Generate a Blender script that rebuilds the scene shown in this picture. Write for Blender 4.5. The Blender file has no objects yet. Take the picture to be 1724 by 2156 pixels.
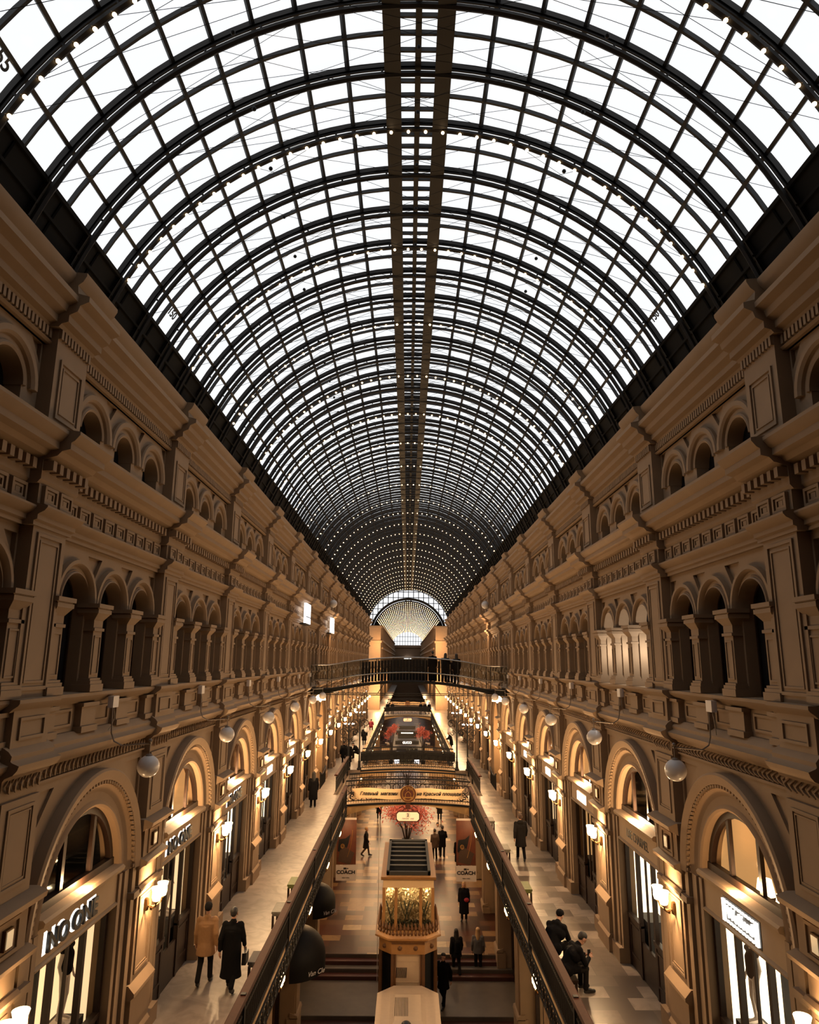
import bpy, bmesh, math, random
from math import sin, cos, pi, radians, sqrt, atan2, hypot
from mathutils import Vector, Matrix, Euler
random.seed(7)
SC = bpy.context.scene
COL = SC.collection
H = 12.0                      # eye height above the ground floor; heights below are given from the eye
PITCH, Y0 = 5.45, 10.2        # bay length, first pier
R_, RZ = 6.02, 4.0            # vault radius and centre height
FL = -7.6                     # gallery floor
GF = -12.0                    # ground floor
def YP(n): return Y0 + PITCH * n
def YC(b): return Y0 + PITCH * (b + .5)

# ------------------------------------------------------------------ materials
def mat(name, col, rough=.6, metal=0, noise=0, scale=8, emit=0, ecol=None, bump=0, spec=.5, samp=True, coat=0):
    m = bpy.data.materials.new(name); m.use_nodes = True
    nt = m.node_tree; b = nt.nodes['Principled BSDF']
    c = (*col, 1)
    b.inputs['Base Color'].default_value = c
    b.inputs['Roughness'].default_value = rough
    b.inputs['Metallic'].default_value = metal
    b.inputs['Specular IOR Level'].default_value = spec
    b.inputs['Coat Weight'].default_value = coat
    if emit:
        b.inputs['Emission Color'].default_value = (*(ecol or col), 1)
        b.inputs['Emission Strength'].default_value = emit
        if not samp: m.cycles.emission_sampling = 'NONE'
    if noise or bump:
        tc = nt.nodes.new('ShaderNodeTexCoord')
        nz = nt.nodes.new('ShaderNodeTexNoise'); nz.inputs['Scale'].default_value = scale; nz.inputs['Detail'].default_value = 5
        nt.links.new(tc.outputs['Object'], nz.inputs['Vector'])
        if noise:
            mx = nt.nodes.new('ShaderNodeMix'); mx.data_type = 'RGBA'
            mx.inputs['A'].default_value = tuple(x * (1 - noise) for x in col) + (1,)
            mx.inputs['B'].default_value = tuple(min(1, x * (1 + noise)) for x in col) + (1,)
            nt.links.new(nz.outputs['Fac'], mx.inputs['Factor'])
            nt.links.new(mx.outputs['Result'], b.inputs['Base Color'])
        if bump:
            bp = nt.nodes.new('ShaderNodeBump'); bp.inputs['Strength'].default_value = bump; bp.inputs['Distance'].default_value = .02
            nt.links.new(nz.outputs['Fac'], bp.inputs['Height']); nt.links.new(bp.outputs['Normal'], b.inputs['Normal'])
    return m
def glassmat(name, tint=(.93, .95, .96), gl=.05, rough=.05):
    m = bpy.data.materials.new(name); m.use_nodes = True
    nt = m.node_tree; nt.nodes.clear()
    o = nt.nodes.new('ShaderNodeOutputMaterial'); t = nt.nodes.new('ShaderNodeBsdfTransparent'); t.inputs['Color'].default_value = (*tint, 1)
    g = nt.nodes.new('ShaderNodeBsdfGlossy'); g.inputs['Roughness'].default_value = rough
    mx = nt.nodes.new('ShaderNodeMixShader'); mx.inputs['Fac'].default_value = gl
    nt.links.new(t.outputs[0], mx.inputs[1]); nt.links.new(g.outputs[0], mx.inputs[2]); nt.links.new(mx.outputs[0], o.inputs['Surface'])
    return m
def tilemat(name, c1, c2, c3, sx, sy, rough=.35, mortar=(.05, .04, .03), msize=.008, bump=0, veins=0.35, ramp=None):
    m = bpy.data.materials.new(name); m.use_nodes = True
    nt = m.node_tree; b = nt.nodes['Principled BSDF']
    tc = nt.nodes.new('ShaderNodeTexCoord')
    br = nt.nodes.new('ShaderNodeTexBrick'); br.inputs['Scale'].default_value = 1
    br.inputs['Brick Width'].default_value = sx; br.inputs['Row Height'].default_value = sy
    br.inputs['Mortar Size'].default_value = msize; br.inputs['Color1'].default_value = (*c1, 1); br.inputs['Color2'].default_value = (*c2, 1)
    br.inputs['Mortar'].default_value = (*mortar, 1); br.offset = .5; br.inputs['Bias'].default_value = 0
    nt.links.new(tc.outputs['Object'], br.inputs['Vector'])
    nz = nt.nodes.new('ShaderNodeTexNoise'); nz.inputs['Scale'].default_value = 1.3; nz.inputs['Detail'].default_value = 8; nz.inputs['Distortion'].default_value = 2.5
    nt.links.new(tc.outputs['Object'], nz.inputs['Vector'])
    mp = nt.nodes.new('ShaderNodeMapRange'); mp.inputs[1].default_value = .42; mp.inputs[2].default_value = .62; mp.inputs[4].default_value = veins
    nt.links.new(nz.outputs['Fac'], mp.inputs[0])
    mx = nt.nodes.new('ShaderNodeMix'); mx.data_type = 'RGBA'; mx.inputs['B'].default_value = (*c3, 1)
    src = br.outputs['Color']
    if ramp:
        br.inputs['Color1'].default_value = (0,0,0,1); br.inputs['Color2'].default_value = (1,1,1,1); br.inputs['Mortar'].default_value = (0,0,0,1)
        cr = nt.nodes.new('ShaderNodeValToRGB'); cr.color_ramp.interpolation = 'CONSTANT'; e = cr.color_ramp.elements
        e[0].position = 0; e[0].color = (*ramp[0][1], 1); e[1].position = ramp[1][0]; e[1].color = (*ramp[1][1], 1)
        for p_, c_ in ramp[2:]: k_ = e.new(p_); k_.color = (*c_, 1)
        nt.links.new(src, cr.inputs['Fac']); src = cr.outputs['Color']
    nt.links.new(mp.outputs[0], mx.inputs['Factor']); nt.links.new(src, mx.inputs['A'])
    nt.links.new(mx.outputs['Result'], b.inputs['Base Color'])
    b.inputs['Roughness'].default_value = rough
    return m
WARM = (1, .70, .40)
AWN = None
M = dict(
 plaster=mat('ochre_plaster', (.245, .158, .090), .8, noise=.12, scale=3, bump=.05),
 plaster2=mat('pale_plaster', (.34, .23, .135), .8, noise=.07, scale=4),
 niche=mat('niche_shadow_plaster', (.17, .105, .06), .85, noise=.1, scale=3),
 darkwin=mat('unlit_window', (.008, .008, .010), .5, spec=.12),
 iron=mat('roof_iron', (.007, .006, .006), .6, .2, noise=.3, scale=6),
 rib=mat('rib_iron', (.009, .0065, .005), .6, .1, spec=.3, noise=.3, scale=6),
 gutter=mat('gutter_iron', (.004, .0035, .003), .75, spec=.15, noise=.3, scale=2),
 black=mat('black_ironwork', (.006, .005, .005), .6, .0, spec=.25),
 roofglass=glassmat('roof_glass', (.95, .96, .97), .03, .2),
 glass=glassmat('shop_glass', (.93, .92, .9), .06, .04),
 balglass=glassmat('balustrade_glass', (.72, .74, .73), .08, .05),
 bulb=mat('warm_bulb', (1, .75, .4), .4, emit=9, ecol=(1, .68, .36), samp=False),
 wood=mat('dark_oak', (.020, .009, .005), .45, noise=.4, spec=.3, scale=12),
 railwood=mat('red_handrail', (.040, .010, .0045), .6, noise=.3, scale=10, spec=.06),
 marble=tilemat('gallery_marble', (.30, .235, .185), (.105, .08, .062), (.075, .058, .046), .78, .58, .3, msize=.006, ramp=[(0,(.085,.064,.05)),(.3,(.14,.108,.084)),(.55,(.20,.155,.12)),(.78,(.30,.235,.185))]),
 marble2=tilemat('gallery_stone', (.27, .21, .165), (.24, .185, .145), (.15, .115, .09), .9, .9, .42, msize=.002, mortar=(.2, .16, .13), veins=.7),
 ground=tilemat('ground_tiles', (.21, .105, .04), (.030, .005, .003), (.05, .016, .008), .85, .62, .33, msize=.004, veins=.3, ramp=[(0,(.020,.004,.003)),(.30,(.060,.014,.007)),(.55,(.085,.032,.012)),(.74,(.22,.12,.05)),(.9,(.34,.22,.11))]),
 stone=mat('grey_stone', (.10, .075, .05), .5, noise=.25, scale=3),
 step=mat('red_stone', (.07, .02, .011), .4, noise=.3, scale=2),
 globe=mat('opal_globe', (.55, .50, .47), .3, noise=.06, scale=9),
 shade=mat('lit_opal_shade', (1, .8, .5), .4, emit=7, ecol=(1, .72, .38), samp=False),
 torch=mat('torch_bulb', (1, .8, .5), .4, emit=9, ecol=(1, .68, .32), samp=False),
 coolbulb=mat('cool_bulb', (1, .9, .8), .4, emit=4, ecol=(1, .9, .8), samp=False),
 brass=mat('dark_brass', (.10, .055, .02), .35, .8),
 steel=mat('steel', (.35, .32, .29), .25, .9),
 lampbox=mat('white_junction_box', (.5, .44, .40), .5),
 cable=mat('grey_conduit', (.17, .13, .10), .5, .3),
 squarelamp=mat('square_lamp_glass', (.75, .62, .42), .4, emit=.35, ecol=(1, .72, .4), samp=False),
 g_white=mat('glow_wall_white', (.9, .8, .65), .8, emit=2.2, ecol=(1, .84, .58)),  # emission in these four wall materials stands for the shops' own lamps
 g_cream=mat('glow_wall_cream', (.8, .6, .4), .8, emit=1.0, ecol=(1, .72, .39)),
 g_amber=mat('glow_wall_amber', (.6, .35, .15), .8, emit=.42, ecol=(1, .58, .22)),
 g_dim=mat('glow_wall_dim', (.25, .14, .07), .8, emit=.035, ecol=(1, .55, .25)),
 dark=mat('dark_interior', (.015, .011, .009), .7),
 letter=mat('black_letter', (.008, .008, .009), .4),
 halo=mat('lit_white_letter', (1, .98, .94), .5, emit=1.8, ecol=(1, .95, .86), samp=False),
 screen=mat('lit_screen', (.9, .95, 1), .4, emit=3, ecol=(.95, .97, 1), samp=False),
 cream=mat('cream_board', (.72, .50, .28), .6, noise=.06, scale=6),
 fascia=mat('bridge_fascia', (.40, .24, .10), .6, noise=.08, scale=4),
 signpanel=mat('backlit_sign_panel', (.8, .6, .35), .5, emit=.55, ecol=(1, .74, .40), samp=False),
 redmed=mat('oxblood_enamel', (.085, .022, .014), .35),
 gold=mat('gilded_metal', (.45, .24, .07), .35, .6),
 oak=mat('golden_oak', (.34, .165, .055), .4, noise=.2, scale=9),
 oakdark=mat('brown_oak', (.12, .052, .02), .4, noise=.2, scale=9),
 louver=mat('dark_louvre', (.035, .033, .03), .6, spec=.2),
 beige=mat('beige_panel', (.50, .37, .25), .55, noise=.08, scale=7),
 lip=mat('louvre_lip', (.13, .12, .105), .5),
 slot=mat('vent_slot', (.006, .0055, .005), .8, spec=.05),
 pink=mat('pink_blossom', (.52, .13, .10), .7, noise=.3, scale=3),
 bark=mat('dark_bark', (.025, .016, .011), .8),
 foliage=mat('pale_gold_foliage', (.60, .47, .25), .6, noise=.4, scale=7),
 leaf=mat('dark_green_leaf', (.035, .04, .018), .6, noise=.3),
 green=mat('painted_green_top', (.10, .11, .025), .6, noise=.5, scale=4),
 painted=mat('painted_top', (.14, .12, .09), .6, noise=.6, scale=5),
 poster=mat('brown_poster', (.11, .028, .012), .5, noise=.6, scale=2.5),
 paper=mat('white_paper', (.62, .53, .46), .6),
 skin=mat('skin', (.42, .22, .14), .55),
 black_cloth=mat('black_wool', (.005, .0045, .005), .9, spec=.1, noise=.2, scale=20),
 tan_cloth=mat('tan_wool', (.33, .17, .07), .9, noise=.15, scale=20),
 dark_cloth=mat('charcoal_cloth', (.012, .010, .009), .9, spec=.15),
 brown_cloth=mat('brown_cloth', (.06, .033, .02), .85),
 grey_cloth=mat('grey_cloth', (.10, .085, .075), .85),
 red_cloth=mat('red_cloth', (.30, .012, .02), .7),
 dark_hair=mat('dark_hair', (.014, .010, .008), .6),
 fair_hair=mat('fair_hair', (.42, .24, .10), .55),
 awning=mat('black_awning', (.006, .005, .0045), .65, spec=.15),
 shoe=mat('black_leather', (.010, .009, .008), .35),
 white_cloth=mat('pale_cloth', (.5, .45, .42), .8),
)

# ------------------------------------------------------------------ mesh builder
class MB:
    def __init__(s): s.v = []; s.f = []; s.m = []; s.mi = 0
    def q(s, pts, faces):
        n = len(s.v); s.v += [tuple(p) for p in pts]
        for f in faces: s.f.append([n + i for i in f]); s.m.append(s.mi)
        return s
    def box(s, x0, x1, y0, y1, z0, z1):
        return s.q([(x0,y0,z0),(x1,y0,z0),(x1,y1,z0),(x0,y1,z0),(x0,y0,z1),(x1,y0,z1),(x1,y1,z1),(x0,y1,z1)],
                   [(0,3,2,1),(4,5,6,7),(0,1,5,4),(1,2,6,5),(2,3,7,6),(3,0,4,7)])
    def cbox(s, c, d): return s.box(c[0]-d[0]/2, c[0]+d[0]/2, c[1]-d[1]/2, c[1]+d[1]/2, c[2]-d[2]/2, c[2]+d[2]/2)
    def prism(s, prof, a0, a1, axis='y'):
        n = len(prof)
        if axis == 'y': P = [(p[0], a, p[1]) for a in (a0, a1) for p in prof]
        elif axis == 'x': P = [(a, p[0], p[1]) for a in (a0, a1) for p in prof]
        else: P = [(p[0], p[1], a) for a in (a0, a1) for p in prof]
        return s.q(P, [tuple(range(n))[::-1], tuple(range(n, 2*n))] + [(i, (i+1) % n, n + (i+1) % n, n + i) for i in range(n)])
    def arc(s, prof, cy, cz, a0=0, a1=pi, n=28, closed=True, plane='yz', c0=0):
        # profile of (radius, offset) swept round an arc; plane 'yz' (offset along x) or 'xz' (offset along y)
        k = len(prof); P = []
        for i in range(n + 1):
            a = a0 + (a1 - a0) * i / n
            for r, o in prof:
                if plane == 'yz': P.append((o + c0, cy + r * cos(a), cz + r * sin(a)))
                else: P.append((cy + r * cos(a), o + c0, cz + r * sin(a)))
        F = []
        for i in range(n):
            for j in range(k if closed else k - 1):
                j2 = (j + 1) % k
                F.append((i*k + j, i*k + j2, (i+1)*k + j2, (i+1)*k + j))
        if closed and abs(a1 - a0) < 2*pi - 1e-4: F += [tuple(range(k)), tuple(range(n*k, n*k + k))[::-1]]
        return s.q(P, F)
    def tube(s, pts, r, seg=8, cap=True):
        pts = [Vector(p) for p in pts]; n = len(pts)
        rs = r if isinstance(r, (list, tuple)) else [r] * n
        P = []; up = None
        for i, p in enumerate(pts):
            t = (pts[min(i+1, n-1)] - pts[max(i-1, 0)])
            if t.length < 1e-9: t = Vector((0, 0, 1))
            t.normalize()
            if up is None: up = Vector((0, 0, 1)) if abs(t.z) < .9 else Vector((1, 0, 0))
            a = up - t * up.dot(t)
            if a.length < 1e-6: a = t.orthogonal()
            a.normalize(); b = t.cross(a); up = a
            for k in range(seg):
                w = 2*pi*k/seg
                P.append(p + (a * cos(w) + b * sin(w)) * rs[i])
        F = [(i*seg + k, i*seg + (k+1) % seg, (i+1)*seg + (k+1) % seg, (i+1)*seg + k) for i in range(n-1) for k in range(seg)]
        if cap: F += [tuple(range(seg))[::-1], tuple(range((n-1)*seg, n*seg))]
        return s.q(P, F)
    def lathe(s, prof, c=(0, 0, 0), seg=20, sx=1, sy=1, phase=0):
        n = len(prof); P = []
        for r, z in prof:
            for k in range(seg):
                w = 2*pi*k/seg + phase
                P.append((c[0] + r*cos(w)*sx, c[1] + r*sin(w)*sy, c[2] + z))
        F = [(i*seg + k, i*seg + (k+1) % seg, (i+1)*seg + (k+1) % seg, (i+1)*seg + k) for i in range(n-1) for k in range(seg)]
        F += [tuple(range(seg))[::-1], tuple(range((n-1)*seg, n*seg))]
        return s.q(P, F)
    def sph(s, c, r, seg=12, rings=8, sc=(1, 1, 1)):
        pr = [(max(1e-4, r*sin(pi*i/rings)), -r*cos(pi*i/rings)*sc[2]) for i in range(rings+1)]
        return s.lathe(pr, c, seg, sc[0], sc[1])
    def cap(s, p0, r0, p1, r1, seg=10):
        p0 = Vector(p0); p1 = Vector(p1); d = p1 - p0; L = max(d.length, 1e-5); t = d / L
        pts = []; rs = []
        for i in range(4): a = pi/2*(1 - i/4); pts.append(p0 - t*r0*sin(a)); rs.append(max(.001, r0*cos(a)))
        for i in range(5): a = pi/2*i/4; pts.append(p1 + t*r1*sin(a)); rs.append(max(.001, r1*cos(a)))
        return s.tube(pts, rs, seg)
    def frame(s, y0, y1, z0, z1, x, w=.05, d=.03):
        s.box(x-d, x+.02, y0, y1, z0, z0+w); s.box(x-d, x+.02, y0, y1, z1-w, z1)
        s.box(x-d, x+.02, y0, y0+w, z0+w, z1-w); s.box(x-d, x+.02, y1-w, y1, z0+w, z1-w); return s
    def field(s, loops, x, depths=None):
        # flat sheet in the plane x with holes: loops[0] outline, others holes (y,z)
        bm = bmesh.new(); es = []
        for lp in loops:
            vs = [bm.verts.new((x, p[0], p[1])) for p in lp]
            es += [bm.edges.new((vs[i], vs[(i+1) % len(vs)])) for i in range(len(vs))]
        bmesh.ops.triangle_fill(bm, edges=es, use_beauty=True, normal=(-1, 0, 0))
        bm.verts.index_update()
        s.q([v.co[:] for v in bm.verts], [[v.index for v in f.verts] for f in bm.faces]); bm.free()
        return s
    def walls(s, lp, x0, x1, closed=True):
        n = len(lp)
        return s.q([(x, p[0], p[1]) for x in (x0, x1) for p in lp], [(i, (i+1) % n, n + (i+1) % n, n + i) for i in range(n if closed else n-1)])
    def back(s, lp, x): return s.q([(x, p[0], p[1]) for p in lp], [tuple(range(len(lp)))])
    def mesh(s, name, mats, smooth=True, ang=32):
        me = bpy.data.meshes.new(name); me.from_pydata(s.v, [], s.f)
        for m in (mats if isinstance(mats, (list, tuple)) else [mats]): me.materials.append(m)
        if isinstance(mats, (list, tuple)): me.polygons.foreach_set('material_index', s.m)
        bm = bmesh.new(); bm.from_mesh(me); bmesh.ops.recalc_face_normals(bm, faces=bm.faces); bm.to_mesh(me); bm.free()
        if smooth:
            me.polygons.foreach_set('use_smooth', [True] * len(me.polygons)); me.set_sharp_from_angle(angle=radians(ang))
        me.update(); return me
    def build(s, name, mats, parent=None, loc=(0, 0, 0), rz=0, smooth=True, ang=32):
        return link(name, s.mesh(name, mats, smooth, ang), parent, loc, rz)
def link(name, data, parent=None, loc=(0, 0, 0), rz=0):
    o = bpy.data.objects.new(name, data); COL.objects.link(o)
    o.location = loc; o.rotation_euler = (0, 0, rz)
    if parent: o.parent = parent
    return o
def W(x, y, z): return (x, y, z + H)
def tag(o, label, cat, group=None, kind=None):
    o['label'] = label; o['category'] = cat
    if group: o['group'] = group
    if kind: o['kind'] = kind
    return o
def root(name, loc, label, cat, group=None, rz=0, kind=None):
    return tag(link(name, None, None, loc, rz), label, cat, group, kind)
def copy_tree(o, parent=None):
    c = o.copy(); COL.objects.link(c)
    if parent: c.parent = parent
    for ch in list(o.children): copy_tree(ch, c)
    return c
def dup(o, loc, label, rz=None):
    c = copy_tree(o); c.location = loc; c['label'] = label
    if rz is not None: c.rotation_euler = (0, 0, rz)
    return c
ORD = 'first second third fourth fifth sixth seventh eighth ninth tenth eleventh twelfth thirteenth fourteenth fifteenth sixteenth seventeenth eighteenth nineteenth twentieth'.split()
def od(i):
    if i < 20: return ORD[i]
    k = i + 1; return '%d%s' % (k, 'th' if 10 < k % 100 < 14 else {1: 'st', 2: 'nd', 3: 'rd'}.get(k % 10, 'th'))
def text(name, s, size, mt, parent=None, loc=(0, 0, 0), rot=(pi/2, 0, 0), ext=.01, shear=0, align='CENTER', bold=0, sx=1):
    cu = bpy.data.curves.new(name, 'FONT'); cu.body = s; cu.size = size; cu.extrude = ext; cu.shear = shear
    cu.align_x = align; cu.align_y = 'CENTER'; cu.offset = bold; cu.resolution_u = 4; cu.materials.append(mt)
    t = bpy.data.objects.new('tmp', cu); COL.objects.link(t)
    me = bpy.data.meshes.new_from_object(t.evaluated_get(bpy.context.evaluated_depsgraph_get())); bpy.data.objects.remove(t)
    if not me.materials: me.materials.append(mt)
    o = bpy.data.objects.new(name, me); COL.objects.link(o)
    o.location = loc; o.rotation_euler = rot; o.scale = (sx, 1, 1)
    if parent: o.parent = parent
    return o
def light(name, loc, power, col=WARM, rad=.06):
    l = bpy.data.lights.new(name, 'POINT'); l.energy = power; l.color = col; l.shadow_soft_size = rad
    return l
def scaled(l, k):
    if k == 1: return l
    l2 = l.copy(); l2.energy = l.energy*k; return l2
def put(l, loc):
    o = bpy.data.objects.new('lamp_light', l); COL.objects.link(o); o.location = loc; return o
# ------------------------------------------------------------------ wall bay (x = depth into the wall, y along it, z from eye height)
def archpts(c, r, zs, n=20): return [(c - r*cos(pi*i/n), zs + r*sin(pi*i/n)) for i in range(n + 1)]
def tri(c, w, z0, z1): return [(c - w, z1), (c + w, z1), (c, z0)]
def prof(mb, pr, y0=-2.725, y1=2.725, dx=0): return mb.prism([(p[0] + dx, p[1]) for p in pr], y0, y1)
BASECOR = [(.35,-1.60),(.08,-1.60),(.05,-1.56),(-.05,-1.52),(-.10,-1.46),(-.12,-1.40),(-.02,-1.36),(0,-1.34),(.35,-1.34)]
TORUS = [(.35,-1.34),(.0,-1.34),(-.01,-1.28),(.04,-1.22),(.12,-1.17),(.35,-1.17)]
LEDGE = [(.35,-.72),(.10,-.72),(.06,-.68),(-.01,-.63),(-.03,-.60),(-.03,-.55),(.35,-.54)]
ARCHI = [(.35,1.88),(.12,1.88),(.12,1.94),(.07,1.96),(.07,2.03),(-.02,2.08),(-.06,2.13),(-.06,2.16),(.14,2.20),(.35,2.20)]
CORN1 = [(.35,2.50),(.15,2.50),(.10,2.56),(.10,2.62),(.10,2.84),(.04,2.86),(-.10,2.90),(-.16,2.97),(-.28,3.00),(-.28,3.10),(-.33,3.13),(-.40,3.22),(-.40,3.27),(.25,3.36),(.35,3.36)]
CORN2 = [(.35,4.95),(.12,4.95),(.08,5.0),(-.02,5.03),(-.02,5.14),(-.14,5.20),(-.17,5.30),(-.30,5.36),(-.30,5.45),(-.12,5.50),(-.10,5.64),(-.17,5.70),(-.22,5.80),(-.22,5.85),(.45,5.90),(.45,4.95)]
FRZ_B = [(.35,-1.84),(.10,-1.84),(.10,-1.80),(.35,-1.80)]
SHOP = [(-1.5,-7.6),(-1.5,-4.05)] + archpts(0, 1.5, -4.05, 28)[1:-1] + [(1.5,-4.05),(1.5,-7.6)]
def wall_mesh(portal=False):
    mb = MB()
    tr = [[(s*2.16,-1.98),(s*1.42,-1.98),(s*2.16,-2.86)] for s in (-1, 1)]
    mb.field([[(-2.3,-7.6)] + SHOP + [(2.3,-7.6),(2.3,-1.82),(-2.3,-1.82)]] + tr, .15)
    for t in tr: mb.walls(t, .15, .2); mb.back(t, .2)
    mb.walls(SHOP, .15, .5 if not portal else 1.9, closed=False)
    if portal: mb.back(SHOP, 1.9)
    # third storey
    ol = [(-2.3,-.54)]; nts = []
    for c in (-1.42, 0, 1.42):
        nt = [(c-.48,-.54),(c-.48,.93)] + archpts(c, .48, .93, 16)[1:-1] + [(c+.48,.93),(c+.48,-.54)]
        ol += nt; nts.append(nt)
    ol += [(2.3,-.54),(2.3,1.9),(-2.3,1.9)]
    tr = [tri(.71*s, .28, 1.32, 1.76) for s in (-1, 1)] + [[(s*2.2,1.76),(s*1.88,1.76),(s*2.2,1.34)] for s in (-1, 1)]
    mb.field([ol] + tr, .2)
    for t in tr: mb.walls(t, .2, .27); mb.back(t, .27)
    for nt in nts: mb.walls(nt, .2, .43, closed=False)
    mb.box(.2, 1.1, -2.3, 2.3, -.6, -.54)
    # attic
    hs = []
    for c in (-1.42, 0, 1.42): hs.append([(c-.40,3.64),(c-.40,3.86)] + archpts(c, .40, 3.86, 14)[1:-1] + [(c+.40,3.86),(c+.40,3.64)])
    tr = [tri(.71*s, .23, 4.36, 4.68) for s in (-1, 1)] + [[(s*2.2,4.68),(s*1.93,4.68),(s*2.2,4.36)] for s in (-1, 1)]
    mb.field([[(-2.3,3.3),(2.3,3.3),(2.3,4.8),(-2.3,4.8)]] + hs + tr, .2)
    for t in tr: mb.walls(t, .2, .26); mb.back(t, .26)
    for h in hs: mb.walls(h, .2, .45)
    for z0, z1, x in ((-1.84,-1.58,.15),(-1.36,-.6,.16),(2.1,2.6,.16),(4.7,5.0,.16)): mb.box(x, x+.2, -2.3, 2.3, z0, z1)
    return mb.mesh('wall', M['plaster'])
def ring_mesh():       # big arch over the shop
    mb = MB()
    mb.arc([(1.49,.40),(1.49,.13),(1.53,.10),(1.58,.12),(1.62,.17),(1.74,.15),(1.84,.09),(1.88,.05),(1.93,.05),(1.94,-.01),(2.0,-.03),(2.1,-.06),(2.14,-.03),(2.14,.3)], 0, -4.05, n=40)
    for i in range(54):
        a = pi*(i+.5)/54; mb.cbox((.03, 1.905*cos(a), -4.05+1.905*sin(a)), (.06, .055, .055))
    for s in (-1, 1):
        y = sorted((s*1.49, s*1.62)); mb.box(.1, .4, y[0], y[1], -7.6, -4.05)
        y = sorted((s*1.70, s*1.90)); mb.box(.08, .4, y[0], y[1], -7.6, -4.05)
        y = sorted((s*1.95, s*2.12)); mb.box(.02, .4, y[0], y[1], -7.6, -4.05)
        y = sorted((s*1.48, s*2.18)); mb.box(-.02, .4, y[0], y[1], -7.6, -7.25)
        y = sorted((s*1.9, s*2.3)); mb.box(-.06, .4, y[0], y[1], -4.62, -4.5)
    return mb.mesh('arch_surround', M['plaster'])
def rings3_mesh():
    mb = MB()
    for c in (-1.42, 0, 1.42):
        mb.arc([(.472,.5),(.472,.16),(.48,.13),(.50,.14),(.51,.17),(.53,.16),(.54,.19),(.60,.19),(.61,.14),(.64,.10),(.70,.10),(.705,.25)], c, .93, n=20)
        mb.arc([(.392,.5),(.392,.17),(.43,.15),(.46,.17),(.47,.20),(.55,.20),(.56,.15),(.60,.11),(.68,.11),(.70,.14),(.70,.3)], c, 3.86, n=18)
    return mb.mesh('window_hood', M['plaster'])
def column_mesh():
    mb = MB()
    x1 = .3
    for z0, z1, w, x in ((-.54,-.42,.25,-.05),(-.42,-.36,.225,-.03),(-.36,-.32,.20,-.01)): mb.box(x, x1, -w, w, z0, z1)
    mb.box(.03, x1, -.17, .17, -.32, .48); mb.frame(-.125, .125, -.26, .40, .03, .025, .018)
    mb.box(0, x1, -.195, .195, .48, .53)
    mb.box(.03, x1, -.175, .175, .53, .68)
    mb.q([(.03,-.175,.66),(.03,.175,.66),(x1,.175,.66),(x1,-.175,.66),(-.06,-.25,.78),(-.06,.25,.78),(x1,.25,.78),(x1,-.25,.78)], [(0,1,5,4),(1,2,6,5),(3,0,4,7),(4,5,6,7)])
    mb.box(-.07, x1, -.265, .265, .78, .85); mb.box(-.09, x1, -.285, .285, .87, .94); mb.box(-.05, x1, -.25, .25, .85, .87)
    # pedestal under it
    mb.box(.04, x1, -.27, .27, -1.17, -.72); mb.box(0, x1, -.3, .3, -1.2, -1.10); mb.box(0, x1, -.3, .3, -.78, -.72)
    return mb.mesh('window_column', M['plaster'])
def cornice_mesh():
    mb = MB()
    for p in (BASECOR, TORUS, LEDGE, ARCHI, CORN1, CORN2, FRZ_B): prof(mb, p)
    for y in (-1.42, 0, 1.42): mb.frame(y-.3, y+.3, -1.08, -.8, .16, .04, .03)
    return mb.mesh('cornice', M['plaster'])
def frieze_mesh():
    mb = MB()
    # coffers
    for i in range(9):
        c = -1.96 + .49*i; z0, z1 = 2.215, 2.485
        mb.frame(c-.19, c+.19, z0, z1, .16, .045, .06); mb.frame(c-.12, c+.12, z0+.055, z1-.055, .16, .035, .04); mb.box(.13, .2, c-.055, c+.055, z0+.095, z1-.095)
    for i in range(24):                                              # dentils
        c = -2.2 + 4.4*i/23; mb.box(-.04, .2, c-.05, c+.05, 2.68, 2.83)
    for i in range(44):                                              # comb band of the attic
        c = -2.2 + 4.4*i/43; mb.box(.08, .2, c-.03, c+.03, 4.79, 4.94)
    mb.prism([(.35,4.70),(.1,4.70),(.06,4.73),(.1,4.77),(.35,4.77)], -2.3, 2.3)
    for i in range(30):                                              # running scroll over the shop arch
        c = -2.15 + 4.3*i/29
        mb.tube([(.12, c-.06, -1.785), (.10, c+.02, -1.74), (.09, c+.045, -1.69), (.10, c, -1.65), (.12, c-.05, -1.62)], [.012,.026,.03,.024,.01], 5)
    return mb.mesh('frieze', M['plaster'])
def pane3_mesh():
    mb = MB(); mb.box(.44, .48, -2.2, 2.2, -.54, 1.45); mb.box(.46, .49, -2.2, 2.2, 3.6, 4.4); return mb.mesh('window_pane', M['darkwin'])
def sash_mesh():
    mb = MB()
    for c in (-1.42, 0, 1.42):
        mb.box(.40, .44, c-.02, c+.02, -.54, 1.36); mb.box(.40, .44, c-.48, c+.48, .9, .95)
        for s in (-1, 1): mb.box(.40, .44, c+s*.46-.025, c+s*.46+.025, -.54, 1.1)
        mb.arc([(.43,.44),(.43,.40),(.50,.40),(.50,.44)], c, .93, n=12)
    return mb.mesh('sash', M['wood'])
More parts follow.
